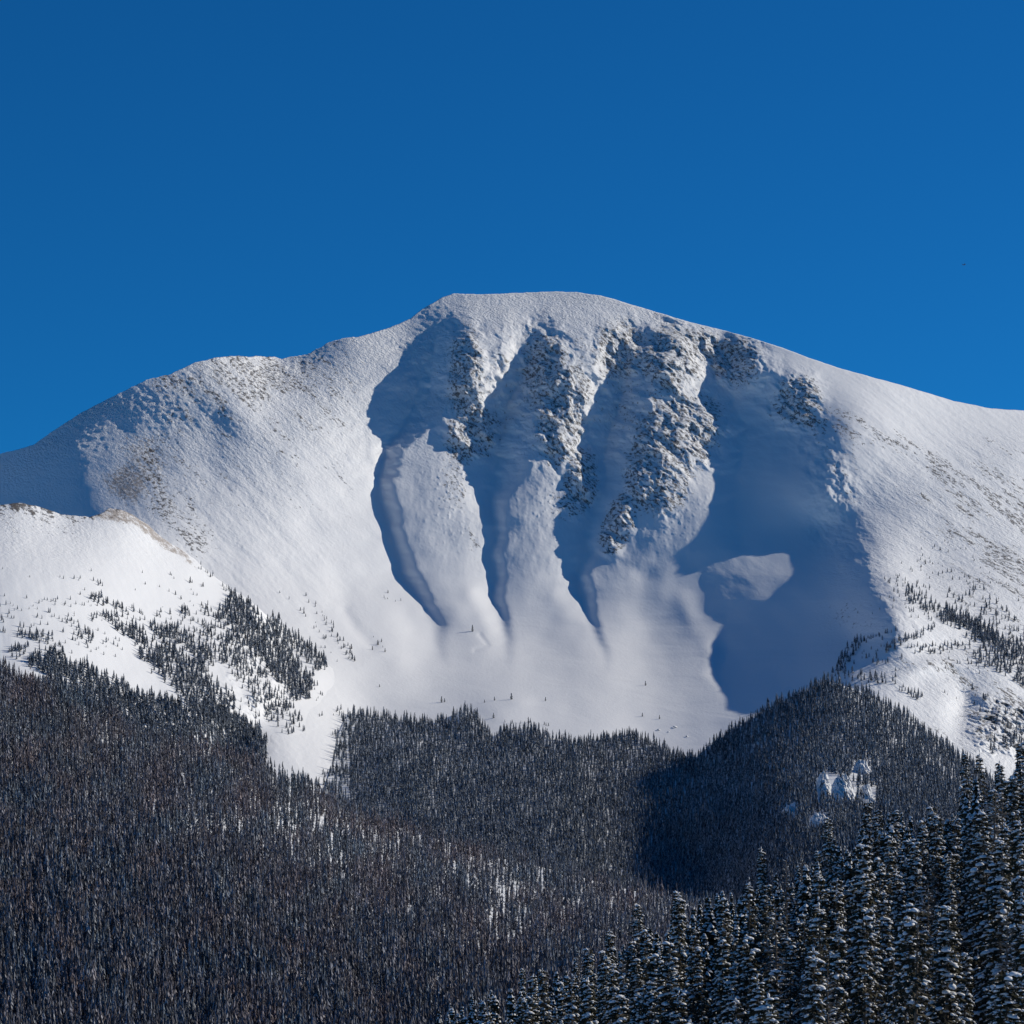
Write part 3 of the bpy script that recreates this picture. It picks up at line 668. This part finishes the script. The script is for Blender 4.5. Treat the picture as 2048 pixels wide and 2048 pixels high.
X4, Y4, D4, H4 = line_trees(RL, 5.8, mountain_D)
# snow floor in front of the valley wood, left side, and the forest edge
EL = [([(560, 1183), (602, 1212)], 6, 0.25, 5, 8), ([(620, 1208), (700, 1300)], 16, 0.10, 5, 10), ([(664, 1262), (706, 1322)], 11, 0.5, 7, 14), ([(640, 1232), (668, 1258)], 8, 0.35, 5, 9), ([(762, 1193), (802, 1204)], 4, 0.9, 4, 6), ([(600, 1210), (650, 1290)], 9, 0.25, 6, 10), ([(740, 1270), (780, 1300)], 12, 0.12, 4, 6),
      ([(650, 1548), (690, 1560)], 8, 0.9, 12, 20), ([(676, 1420), (686, 1440)], 8, 0.8, 10, 18), ([(668, 1470), (684, 1500)], 7, 0.5, 8, 16), ([(600, 1560), (650, 1575)], 7, 0.7, 12, 22), ([(1010, 1448), (1100, 1450)], 5, 0.5, 6, 14), ([(640, 1430), (665, 1432)], 4, 0.4, 6, 10)]
X5, Y5, D5, H5 = line_trees(EL, 5.8, mountain_D)
PA = np.concatenate([P2, world_pt(X3, Y3, D3), world_pt(X3b, Y3b, D3b), world_pt(X4, Y4, D4), world_pt(X5, Y5, D5)])
HA2 = np.concatenate([H2, H3, H3b, H4, H5]); nA = len(PA)
WA2 = rng.uniform(0.8, 1.3, nA); WA2[len(H2):] *= 1.3
print('far trees', n1, nA)
tA = rng.uniform(0.7, 1.3, nA)[:, None] * np.array([[1, 1, 1.0]])
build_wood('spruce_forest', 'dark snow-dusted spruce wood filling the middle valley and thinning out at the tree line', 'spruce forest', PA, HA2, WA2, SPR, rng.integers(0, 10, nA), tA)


# ------------------------------------------------------------------ near spruces
def needle_mat():
    m, nt, b = new_mat('spruce_needles')
    geo = N(nt, 'ShaderNodeNewGeometry').outputs['Position']
    oi = N(nt, 'ShaderNodeObjectInfo').outputs['Random']
    n = noise(nt, geo, 2.2, 2)
    c = mixc(nt, n, (0.016, 0.020, 0.013, 1), (0.075, 0.070, 0.042, 1))
    c2 = mixc(nt, math_n(nt, 'MULTIPLY', oi, 0.5), c, (0.055, 0.045, 0.032, 1))
    nt.links.new(c2, b.inputs['Base Color']); b.inputs['Roughness'].default_value = 0.8; b.inputs['Specular IOR Level'].default_value = 0.15
    return m
def plain_mat(name, c1, c2, scale, rough=0.85):
    m, nt, b = new_mat(name)
    geo = N(nt, 'ShaderNodeNewGeometry').outputs['Position']
    nt.links.new(mixc(nt, noise(nt, geo, scale, 3), c1, c2), b.inputs['Base Color'])
    b.inputs['Roughness'].default_value = rough; b.inputs['Specular IOR Level'].default_value = 0.15
    return m
M_NEEDLE = needle_mat()
M_BARK = plain_mat('bark', (0.07, 0.055, 0.045, 1), (0.17, 0.145, 0.12, 1), 3.0)
M_LOAD = plain_mat('snow_on_branches', (0.60, 0.615, 0.64, 1), (0.80, 0.81, 0.83, 1), 1.5)
M_TWIG = plain_mat('dead_twigs', (0.10, 0.085, 0.075, 1), (0.22, 0.195, 0.17, 1), 2.0)

def tube(V, F, pts, r0, r1, sides=5):
    pts = [np.array(p, float) for p in pts]; n = len(pts); base = len(V)
    for i, p in enumerate(pts):
        d = pts[min(i + 1, n - 1)] - pts[max(i - 1, 0)]; d /= np.linalg.norm(d) + 1e-9
        a = np.cross(d, (0, 0, 1) if abs(d[2]) < 0.9 else (1, 0, 0)); a /= np.linalg.norm(a); b_ = np.cross(d, a)
        rr = r0 + (r1 - r0) * i / (n - 1)
        for j in range(sides):
            t_ = 2 * math.pi * j / sides
            V.append(p + rr * (math.cos(t_) * a + math.sin(t_) * b_))
    for i in range(n - 1):
        for j in range(sides):
            a0 = base + i * sides + j; a1 = base + i * sides + (j + 1) % sides
            F.append((a0, a1, a1 + sides)); F.append((a0, a1 + sides, a0 + sides))

def lump(V, F, c, d, l, w, h, r):
    """a soft pad of snow lying along direction d"""
    base = len(V); side = np.array((-d[1], d[0], 0.0)); side /= np.linalg.norm(side) + 1e-9
    up = np.cross(d, side); up = up if up[2] > 0 else -up
    rings = ((1.0, -0.15), (0.78, 0.55))
    m = 7
    for s_, z_ in rings:
        for j in range(m):
            a = 2 * math.pi * j / m + r.uniform(-.2, .2); q = s_ * r.uniform(0.8, 1.15)
            V.append(c + d * (l * q * math.cos(a)) + side * (w * q * math.sin(a)) + up * (h * z_))
    V.append(c + up * h * r.uniform(0.85, 1.1)); V.append(c - up * h * 0.3)
    for j in range(m):
        j2 = (j + 1) % m
        F.append((base + j, base + j2, base + m + j2)); F.append((base + j, base + m + j2, base + m + j))
        F.append((base + m + j, base + m + j2, base + 2 * m)); F.append((base + j2, base + j, base + 2 * m + 1))

def near_tree_meshes(seed, H, R, load=0.7, sparse=0.0, dead=False):
    r = np.random.default_rng(seed)
    TV, TF, NV, NF, SV, SF = [], [], [], [], [], []
    bend = r.normal(0, 0.012 * H, 2)
    axis = lambda z: np.array((bend[0] * (z / H) ** 2, bend[1] * (z / H) ** 2, z))
    tube(TV, TF, [axis(H * q) for q in np.linspace(0, 1, 9)] if False else [axis(H * q) + (np.array((0, 0, -1.0)) if q == 0 else 0) for q in np.linspace(0, 0.995, 9)], 0.011 * H + 0.04, 0.02, 7)
    z = 0.07 * H if not dead else 0.2 * H
    lopside = r.uniform(0, 6.28)
    while z < 0.975 * H:
        f = z / H
        prof = ((1 - f) ** 0.78) * (0.80 + 0.14 * math.sin(9 * f + seed) + 0.12 * math.sin(23 * f + seed * 2)) * min(1.0, 0.62 + f * 2.2) * r.uniform(0.85, 1.15)
        nb_ = int(r.integers(5, 8)) if f < 0.93 else 4
        a0 = r.uniform(0, 6.28)
        for b_ in range(nb_):
            if r.random() < sparse: continue
            a = a0 + 6.283 * b_ / nb_ + r.normal(0, 0.25)
            L = R * prof * r.uniform(0.5, 1.3) * (1 + 0.12 * math.cos(a - lopside)) + 0.22
            dirv = np.array((math.cos(a), math.sin(a), 0.0)); bl_ = load * r.choice((0.4, 1.0, 1.45)); big = r.uniform(0.55, 1.1)
            rise = 0.35 if f > 0.85 else 0.10 - 0.30 * (1 - f)
            droop = (0.34 if not dead else 0.12) * r.uniform(0.7, 1.3)
            p0 = axis(min(H * .99, z + r.uniform(-.35, .35))); ns = max(2, int(L / 0.36)); pts = [p0]
            for k in range(1, ns + 1):
                u = k / ns
                pts.append(p0 + dirv * L * u + np.array((0, 0, L * (rise * u - 1.25 * droop * u * u + 0.10 * u ** 4))))
            if dead:
                tube(NV, NF, pts, 0.05, 0.012, 3)
                for k in range(1, ns + 1):
                    for sgn in (-1, 1):
                        sd = np.array((-dirv[1], dirv[0], 0)) * sgn + dirv * 0.6 + np.array((0, 0, r.uniform(-.4, .1)))
                        q = pts[k] + sd * r.uniform(0.25, 0.6)
                        base = len(NV); w_ = np.array((0, 0, 0.03)); NV.extend([pts[k] - w_, pts[k] + w_, q]); NF.append((base, base + 1, base + 2))
                    if r.random() < load:
                        lump(SV, SF, pts[k] + (0, 0, 0.05), (pts[k] - pts[k-1]) / (np.linalg.norm(pts[k] - pts[k-1]) + 1e-9), r.uniform(.12, .25), r.uniform(.05, .1), r.uniform(.05, .09), r)
                continue
            tube(TV, TF, [pts[0], pts[len(pts) // 2], pts[-1]], 0.03 + 0.008 * L, 0.01, 3)
            side = np.array((-dirv[1], dirv[0], 0.0))
            for k in range(1, ns + 1):
                u = k / ns; c = pts[k]; d = pts[k] - pts[k-1]; d = d / (np.linalg.norm(d) + 1e-9)
                wid = (0.20 + 0.36 * L * (1 - u) * 0.8 + 0.12) * r.uniform(0.8, 1.2)
                wid = min(wid, 0.85)
                # needle sprays: drooping leaf-shaped faces to both sides and downwards
                for sgn in (-1, 1):
                    for q_ in range(2):
                        tip = c + side * sgn * wid * r.uniform(0.7, 1.1) + d * r.uniform(0.05, 0.35) + np.array((0, 0, -r.uniform(0.05, 0.42) * wid - 0.05))
                        mid = (c + tip) / 2; t2 = d * r.uniform(0.08, 0.17) + np.array((0, 0, r.uniform(-.05, .05)))
                        base = len(NV); NV.extend([c, mid + t2, tip, mid - t2]); NF.append((base, base + 1, base + 2)); NF.append((base, base + 2, base + 3))
                dn = c + np.array((r.normal(0, .08), r.normal(0, .08), -r.uniform(0.18, 0.5))); sv = d * 0.14
                base = len(NV); NV.extend([c + sv, c - sv, dn]); NF.append((base, base + 1, base + 2))
                if r.random() < bl_ * (0.55 + 0.45 * u):
                    s_ = r.uniform(0.7, 1.25) * big
                    lump(SV, SF, c + d * r.uniform(-.1, .1) + np.array((0, 0, 0.05)), d, (0.24 + 0.05 * L) * s_, min(0.14 + wid * 0.33, .36) * s_, r.uniform(0.10, 0.20) * s_, r)
                if r.random() < bl_ * 0.6:
                    sg = r.choice((-1, 1))
                    lump(SV, SF, c + side * sg * wid * 0.55 + np.array((0, 0, -0.12 * wid)), (side * sg + d * 0.4) / 1.08, .17, .10, .08, r)
            # shoot tip
            base = len(NV); NV.extend([pts[-1] - side * .08, pts[-1] + side * .08, pts[-1] + (pts[-1] - pts[-2]) * 0.5]); NF.append((base, base + 1, base + 2))
        z += (0.50 + 0.018 * H * (1 - f)) * r.uniform(0.7, 1.15) * (0.75 if f > 0.8 else 1.0) * (1.3 if dead else 0.85)
    if not dead:
        for q in range(3): lump(SV, SF, axis(H * (0.985 - 0.02 * q)), np.array((0.2, 0, 0.98)), 0.16, 0.09 + 0.03 * q, 0.09, r)
    tm = tri_mesh('trunk', TV, TF, [M_BARK], smooth=True)
    n0 = len(NV); mi = [0] * len(NF) + [1] * len(SF)
    nm = tri_mesh('crown', NV + SV, NF + [(a + n0, b + n0, c + n0) for a, b, c in SF], [M_TWIG if dead else M_NEEDLE, M_LOAD], mi=mi)
    nm.polygons.foreach_set('use_smooth', [i == 1 for i in mi])
    return tm, nm

KINDS = {
 'broad':   [near_tree_meshes(11, 22, 3.0, .52), near_tree_meshes(12, 21, 3.2, .48), near_tree_meshes(13, 24, 3.1, .46)],
 'slender': [near_tree_meshes(21, 21, 2.1, .58), near_tree_meshes(22, 23, 2.3, .52), near_tree_meshes(23, 19, 2.0, .62), near_tree_meshes(24, 22, 2.5, .5)],
 'ragged':  [near_tree_meshes(31, 22, 2.8, .38, sparse=.36), near_tree_meshes(32, 24, 2.5, .36, sparse=.42)],
 'young':   [near_tree_meshes(41, 11, 1.7, .8), near_tree_meshes(42, 9, 1.5, .85)],
 'bare':    [near_tree_meshes(51, 20, 2.2, .35, sparse=.15, dead=True), near_tree_meshes(52, 22, 2.6, .3, sparse=.2, dead=True)],
}
KH = {'broad': 22, 'slender': 21.5, 'ragged': 23, 'young': 10, 'bare': 21}

def near_tree(name, kind, variant, loc, scale, rz, label, group=None, tilt=0.0):
    t_ = bpy.data.objects.new(name, None); COL.objects.link(t_)
    t_.location = loc; t_.rotation_euler = (tilt, tilt * 0.5, rz); wv = random.uniform(0.85, 1.2); t_.scale = (scale * wv, scale * wv, scale)
    t_.empty_display_size = 0.5
    t_['label'] = label; t_['category'] = 'bare tree' if kind == 'bare' else 'spruce tree'
    if group: t_['group'] = group
    tm, nm = KINDS[kind][variant % len(KINDS[kind])]
    for nm_, me in (('trunk', tm), ('crown', nm)): link(nm_, me, t_)
    return t_

placed = []   # world x, y
def plant(px, top, kind, variant, label, name='spruce_tree', sc=1.0):
    """plant a tree on the near slope so that its top shows near (px, top)"""
    h = KH[kind] * sc
    ys = np.linspace(160, 472, 900); xs = (px - 1024.0) / PXM * ys
    tp = HOR - (G6(xs, ys) + h) * PXM / ys
    i = int(np.argmin(np.abs(tp - top))); x, y = float(xs[i]), float(ys[i])
    miss = (tp[i] - top) / PXM * y                      # metres still missing: grow or shrink the tree a little
    sc *= float(np.clip((h + miss) / h, 0.85, 1.35))
    placed.append((x, y))
    return near_tree(name, kind, variant, (x, y, float(G6(np.array(x), np.array(y))) - 0.3), sc, random.uniform(0, 6.28), label)

# the trees one can single out, by their tops
HERO = [
 (1963, 1507, 'ragged', 1, 1.05, 'tallest ragged spruce at the right, its top against the snowy cliff'),
 (1941, 1528, 'broad', 2, 1.0, 'snow-tipped broad spruce whose top leans just left of the tallest one on the right'),
 (2040, 1478, 'broad', 0, 1.1, 'dark broad spruce cut by the right edge, its top in front of the snowy cliff'),
 (2001, 1537, 'slender', 1, 1.0, 'slim spruce in the gap between the tallest tree and the right edge'),
 (1731, 1600, 'slender', 3, 1.05, 'narrow spruce just left of the round-topped one, below the snowy rock outcrop'),
 (1758, 1597, 'broad', 1, 1.05, 'round-topped dense spruce standing right below the snowy rock outcrop'),
 (1793, 1608, 'slender', 0, 1.0, 'slim pointed spruce just right of the round-topped one below the rock outcrop'),
 (1868, 1606, 'broad', 0, 1.05, 'full dark spruce midway between the rock outcrop and the tallest tree on the right'),
 (1846, 1608, 'slender', 2, 1.0, 'thin spruce pressed against the left side of the full dark spruce'),
 (1668, 1656, 'broad', 2, 1.0, 'spruce with thick snow shelves standing alone-topped below and left of the rock outcrop'),
 (1634, 1690, 'slender', 0, .95, 'dark spruce beside the left of the one with thick snow shelves'),
 (1529, 1708, 'slender', 1, 1.05, 'tall slim spruce rising above its neighbours left of the middle of the near stand'),
 (1603, 1688, 'bare', 0, 1.0, 'tall thin leafless tree with frosted twigs left of the dark spruce'),
 (1572, 1724, 'bare', 1, 1.0, 'leafless tree with frosted twigs just right of the tall slim spruce'),
 (1743, 1850, 'slender', 1, 1.0, 'thickly snow-covered slim spruce with a pointed white top, centre of the near slope'),
 (1721, 1856, 'slender', 3, .9, 'slim snowy spruce touching the left side of the white-topped one in the front row'),
 (1785, 1857, 'ragged', 0, 1.0, 'brownish thin-branched spruce right of the white-topped one in the front row'),
 (1988, 1870, 'slender', 2, 1.0, 'white-capped slim spruce in the lower right corner, its snow lit from the right'),
 (1925, 1884, 'slender', 0, .9, 'slim spruce in the dark gap left of the corner spruce at the lower right'),
 (1962, 1652, 'slender', 3, 1.05, 'tall snow-clumped spruce standing directly below the tallest tree on the right'),
 (2000, 1662, 'broad', 1, 1.0, 'broad snow-clumped spruce to the right of the one below the tallest tree'),
 (1897, 1700, 'slender', 2, .95, 'slim spruce in front of the full dark spruce, its right side lit'),
 (1700, 1825, 'young', 0, 1.15, 'short young spruce with a sharp white tip in the dark middle of the near slope'),
 (1761, 1826, 'young', 1, 1.1, 'shorter young spruce a step right of the sharp-tipped one in the dark clearing'),
 (1841, 2000, 'young', 0, 1.0, 'little snow-plastered spruce at the bottom edge in a dark gap'),
 (1044, 1925, 'slender', 0, .95, 'spruce with a snowy pointed top near the left end of the near stand'),
 (1090, 1936, 'slender', 3, .95, 'thin spruce just right of the first snowy pointed one at the left end'),
 (1157, 1880, 'bare', 0, .95, 'leafless frosted pole tree catching the sun at the left end of the near stand'),
 (1179, 1890, 'broad', 0, .95, 'bushy snowy spruce next to the frosted pole tree'),
 (1225, 1874, 'slender', 1, 1.0, 'pointed spruce to the right of the bushy one near the left end'),
 (1262, 1836, 'slender', 2, 1.05, 'slim spruce overtopping the left end of the near stand'),
 (1290, 1832, 'broad', 2, 1.0, 'broad snowy spruce beside the one overtopping the left end'),
]
for px_, top_, kd, vr, sc_, lab in HERO:
    plant(px_, top_, kd, vr, lab, 'bare_tree' if kd == 'bare' else 'spruce_tree', sc_)

ENV_X = [700, 800, 900, 1000, 1050, 1110, 1160, 1225, 1260, 1300, 1360, 1430, 1480, 1530, 1570, 1620, 1670, 1700, 1740, 1800, 1850, 1880, 1910, 1940, 2000, 2020, 2100, 2330]
ENV_Y = [2100, 2045, 1990, 1955, 1930, 1925, 1895, 1880, 1840, 1832, 1790, 1765, 1755, 1722, 1728, 1695, 1665, 1650, 1605, 1610, 1612, 1610, 1590, 1530, 1545, 1500, 1450, 1380]
cand = []
gs = 4.7
for gx_ in np.arange(-50, 145, gs):
    for gy_ in np.arange(165, 476, gs * 1.1):
        x = gx_ + random.uniform(-.46, .46) * gs; y = gy_ + random.uniform(-.46, .46) * gs
        px_ = 1024 + PXM * x / y
        if not (760 < px_ < 2150): continue
        kd = random.choices(['broad', 'slender', 'ragged', 'young', 'bare'], [24, 42, 14, 11, 9])[0]
        sc_ = random.uniform(0.68, 1.2); z = float(G6(np.array(x), np.array(y)))
        h = KH[kd] * sc_; gpy = HOR - z * PXM / y; top = gpy - h * PXM / y
        if top > 2046: continue
        env = float(np.interp(px_, ENV_X, ENV_Y)) + random.uniform(8, 120)
        if top < env:
            k_ = (gpy - env) / (gpy - top)
            if k_ < 0.5: continue
            sc_ *= k_
        if 1890 < px_ < 1960 and y < 280: continue
        if any((x - a_) ** 2 + (y - b_) ** 2 < 6 for a_, b_ in placed): continue
        cand.append((y, px_, x, z, kd, sc_))
cand.sort(key=lambda c: c[0])
NSOLO = 300 - len(HERO) - 2
solo, rest_ = cand[:NSOLO], cand[NSOLO:]
ORD = ['first', 'second', 'third', 'fourth', 'fifth', 'sixth', 'seventh', 'eighth', 'ninth', 'tenth', 'eleventh', 'twelfth', 'thirteenth', 'fourteenth', 'fifteenth', 'sixteenth',
       'seventeenth', 'eighteenth', 'nineteenth', 'twentieth', ]
LOOK = {'broad': 'broad snow-laden spruce', 'slender': 'slim snow-laden spruce', 'ragged': 'ragged thin-branched spruce', 'young': 'short young snowy spruce', 'bare': 'leafless frosted tree'}
RN = 18
for r0_ in range(0, len(solo), RN):
    row = sorted(solo[r0_:r0_ + RN], key=lambda c: -c[1])
    for q_, (y, px_, x, z, kd, sc_) in enumerate(row):
        where = 'front row' if r0_ == 0 else ORD[r0_ // RN] + ' row'
        lab = '%s, %s from the right in the %s of near trees' % (LOOK[kd], ORD[q_], where)
        placed.append((x, y))
        near_tree('bare_tree' if kd == 'bare' else 'spruce_tree', kd, random.randrange(4), (x, y, z - 0.3), sc_, random.uniform(0, 6.28), lab,
                  'leafless trees of the near stand' if kd == 'bare' else 'spruces of the near stand', random.gauss(0, 0.015))

# the trees behind them in the near stand, past the three hundred that show largest: one object
def mid_proto(seed, R, psn):
    r = np.random.default_rng(seed); V = []; F = []; C = []
    tube(V, F, [(0, 0, -.02), (0, 0, .97)], 0.014, 0.002, 4); C += [(0.08, 0.065, 0.055)] * len(F)
    z = 0.08
    while z < 0.98:
        prof = R * (1 - z) ** 0.75 * min(1, .62 + 2.2 * z) + 0.008
        nb_ = int(r.integers(6, 9)); a0 = r.uniform(0, 6.28)
        for b_ in range(nb_):
            a = a0 + 6.283 * b_ / nb_ + r.normal(0, .25); L = prof * r.uniform(.55, 1.25); w_ = (0.013 + 0.10 * L) * r.uniform(.8, 1.4)
            d = np.array((math.cos(a), math.sin(a), 0)); sd = np.array((-d[1], d[0], 0))
            dz = r.uniform(.15, .40) * L; p0 = np.array((0, 0, z + .012)); m_ = p0 + d * L * .55 - (0, 0, dz * .25); e_ = p0 + d * L - (0, 0, dz + .006)
            b0 = len(V); V.extend([p0, m_ + sd * w_ - (0, 0, .012), e_, m_ - sd * w_ - (0, 0, .012), m_ - (0, 0, .03)])
            nd = (0.035, 0.036, 0.026)
            F += [(b0, b0 + 1, b0 + 4), (b0 + 1, b0 + 2, b0 + 4), (b0 + 2, b0 + 3, b0 + 4), (b0 + 3, b0, b0 + 4)]; C += [nd] * 4
            if r.random() < psn:
                t_ = .012; b0 = len(V); q = .8
                V.extend([p0 * .5 + m_ * .5 + (0, 0, t_), m_ + sd * w_ * q + (0, 0, -.004), e_ * .85 + m_ * .15 + (0, 0, .004), m_ - sd * w_ * q + (0, 0, -.004), m_ + (0, 0, t_ * 1.2)])
                F += [(b0, b0 + 1, b0 + 4), (b0 + 1, b0 + 2, b0 + 4), (b0 + 2, b0 + 3, b0 + 4), (b0 + 3, b0, b0 + 4)]; C += [(0.70, 0.72, 0.75)] * 4
        z += r.uniform(.014, .024)
    return np.array(V, float), np.array(F, int), np.array(C, float)
MID = [mid_proto(500 + i, R, .5) for i, R in enumerate((.11, .125, .145, .155, .115, .135))]
if rest_:
    Pm = np.array([(c[2], c[0], c[3]) for c in rest_]); Hm = np.array([KH[c[4]] * c[5] for c in rest_])
    build_wood('spruce_stand', 'crowded snow-laden spruces filling the near slope behind its front rows', 'spruce stand', Pm, Hm, rng.uniform(.85, 1.2, len(Pm)), MID, rng.integers(0, len(MID), len(Pm)), rng.uniform(.85, 1.15, (len(Pm), 1)) * np.ones((1, 3)))
print('near trees', len(solo), len(rest_))

# ------------------------------------------------------------------ lone trees of the basin, one thing each
LONE = [(945, 1263, 13, 'lone spruce casting a long shadow on the toe of the left snow rib'),
        (1023, 1399, 15, 'largest of the small trees on the snow hummock at the edge of the basin'),
        (989, 1401, 8, 'small tree on the snow just left of the hummock tree in the basin'), (969, 1405, 7, 'tiny tree further left of the hummock in the basin'),
        (883, 1405, 12, 'left tree of the pair standing on the basin snow above the valley wood'), (889, 1404, 9, 'right tree of the pair standing on the basin snow above the valley wood'),
        (1091, 1402, 8, 'tiny tree alone on the snow right of the hummock'), (987, 1436, 12, 'small spruce alone in the snowy gap between two groves of the valley wood'),
        (1291, 1371, 9, 'little dark tree alone high on the bare basin floor right of centre'), (1285, 1433, 9, 'slim little tree alone on the basin floor just above the valley wood'),
        (1319, 1438, 8, 'tiny slim tree, the rightmost on the bare basin floor'), (756, 1290, 12, 'small spruce in the middle of the loose group at the left flank foot'),
        (745, 1300, 8, 'lower left tiny tree of the loose group at the foot of the left flank'), (770, 1304, 9, 'lower tiny tree of the loose group at the foot of the left flank'),
        (763, 1284, 7, 'upper tiny tree of the loose group at the foot of the left flank'), (776, 1186, 7, 'tiny dark tree above the scrub band on the left flank'),
        (587, 1444, 14, 'lone spruce on the snow at the foot of the left hill, below its rock band'), (703, 1298, 12, 'dark small spruce leftmost at the foot of the left flank'),
        (759, 1374, 6, 'speck of a tree alone on the open snow below the left flank')]
for i_, (px_, py_, hp_, lab_) in enumerate(LONE):
    a_ = np.array(float(px_)); b_ = np.array(float(py_)); D_ = float(mountain_D(a_, b_))
    if px_ < 600: D_ = min(D_, float(hill_D(a_, b_)))
    p = world_pt(a_, b_, np.array(D_)); h = hp_ * D_ / PXM
    e = near_tree('spruce_tree', 'young', i_, (p[0], p[1], p[2] - 0.4), 1.0, random.uniform(0, 6.28), lab_)
    s_ = h / 10.0; e.scale = (s_ * 1.35, s_ * 1.35, s_)

# ------------------------------------------------------------------ rock outcrops on the wooded hill, boulders in the basin
def crag(name, label, px, py, w, h, seed, cat):
    """a broken rock rib that grows out of the slope; w, h in photograph pixels, foot at (px, py)"""
    a_ = np.array(float(px)); b_ = np.array(float(py)); D_ = float(f4(a_, b_)) if cat == 'rock outcrop' else float(mountain_D(a_, b_))
    k = D_ / PXM; W, Hh = w * k, h * k
    nu, nv = 70, 60
    U, Vv = np.meshgrid(np.linspace(-1, 1, nu), np.linspace(0, 1, nv))
    X = U * W * (1.0 - 0.25 * Vv ** 2)
    Z = Vv * Hh * (1 - 0.30 * np.abs(U) ** 2.2)
    bulge = np.sqrt(np.clip(1 - U ** 2, 0, 1)) * (0.55 + 0.6 * (1 - Vv))
    Y = -bulge * W * 0.95 + Vv * Hh * 1.0 - W * 0.25
    d = ridged((X + 0.5 * Z) / 11 + seed, Z / 26, 2, seed) * 1.9 + 0.9 * ridged((X + 0.4 * Z) / 4.5, Z / 9 + seed, 3, seed + 3)
    env = np.clip(1 - U ** 2, 0, 1) ** .5
    Y = Y - d * env * min(3.4, W * 0.22); Z = Z + env * min(2.6, Hh * .1) * ridged(X / 5 + seed, Vv * 3, 3, seed + 7) * (0.3 + Vv)
    p = world_pt(a_, b_, np.array(D_))
    o = grid_mesh(name, np.stack([X + 0, Y, Z - min(3.0, Hh * 0.3)], -1)[::-1], M_CRAG, {'rock': U * 0 + 0.45, 'soil': U * 0, 'rough': U * 0 + .6})
    o.location = (p[0], p[1], p[2]); o['label'] = label; o['category'] = cat
    return o
M_CRAG = snow_ground('snow_plastered_rock', s=0.35)
for i_, (cx, cy, w_, h_, lab_) in enumerate(OUTC):
    crag('rock_outcrop', lab_, cx, cy, w_, h_, 900 + 11 * i_, 'rock outcrop')
for i_, (cx, cy, w_, h_, lab_) in enumerate([(1350, 1454, 5, 3, 'flat snow-capped boulder on the basin floor right of centre'), (1317, 1460, 4, 2.5, 'small flat boulder left of the snow-capped one on the basin floor'),
        (1374, 1473, 3, 2.5, 'small boulder low on the basin floor, nearest the dip in the wood'), (1337, 1464, 2.5, 2, 'little stone between the two flat boulders on the basin floor')]):
    crag('boulder', lab_, cx, cy, w_, h_, 950 + 7 * i_, 'boulder')

# ------------------------------------------------------------------ the aeroplane
M_PLANE = plain_mat('aircraft_skin', (0.03, 0.05, 0.09, 1), (0.05, 0.07, 0.11, 1), 0.2, 0.45)
DP = 15000.0
pl = bpy.data.objects.new('airplane', None); COL.objects.link(pl)
pl.location = ((1928.5 - 1024) / PXM * DP, DP, (HOR - 529) / PXM * DP); pl.rotation_euler = (math.radians(-24), math.radians(-9), math.radians(22))
pl['label'] = 'tiny dark airplane in the blue sky near the right edge'; pl['category'] = 'airplane'
V, F = [], []
prof = [(-13.5, .15), (-12, .6), (-8, 1.25), (-3, 1.5), (6, 1.5), (9.5, 1.3), (11.8, .8), (13, .12)]
for i, (x, r_) in enumerate(prof):
    for j in range(12): a = 2 * math.pi * j / 12; V.append((x, r_ * math.cos(a), r_ * math.sin(a) + (0.5 if x < -10 else 0)))
for i in range(len(prof) - 1):
    for j in range(12):
        a0 = i * 12 + j; a1 = i * 12 + (j + 1) % 12; F += [(a0, a1, a1 + 12), (a0, a1 + 12, a0 + 12)]
link('fuselage', tri_mesh('fuselage', V, F, [M_PLANE], smooth=True), pl)
def slab(name, pts, th):
    n = len(pts); V = [(x, y, z + th / 2) for x, y, z in pts] + [(x, y, z - th / 2) for x, y, z in pts]; F = []
    for i in range(1, n - 1): F += [(0, i, i + 1), (n, n + i + 1, n + i)]
    for i in range(n): j = (i + 1) % n; F += [(i, i + n, j + n), (i, j + n, j)]
    return link(name, tri_mesh(name, V, F, [M_PLANE]), pl)
for sg in (-1, 1):
    slab('wing', [(3.5, sg * 1.0, -.6), (-.5, sg * 1.0, -.6), (-4.2, sg * 13, .6), (-2.8, sg * 13, .6)], .35)
    slab('tailplane', [(-10, sg * .4, .7), (-12.2, sg * .4, .7), (-13.6, sg * 4.6, 1.0), (-12.6, sg * 4.6, 1.0)], .2)
    V, F = [], []; tube(V, F, [(3.2, sg * 4.2, -1.6), (1.0, sg * 4.2, -1.6), (-.8, sg * 4.2, -1.5)], .95, .6, 10); link('engine', tri_mesh('engine', V, F, [M_PLANE], smooth=True), pl)
fin = slab('tail_fin', [(-8.8, 0, 0), (-12.4, 0, 0), (-14.2, 5.2, 0), (-12.6, 5.2, 0)], .3)
fin.rotation_euler = (math.radians(90), 0, 0); fin.location = (0, 0, .9)

#@@END
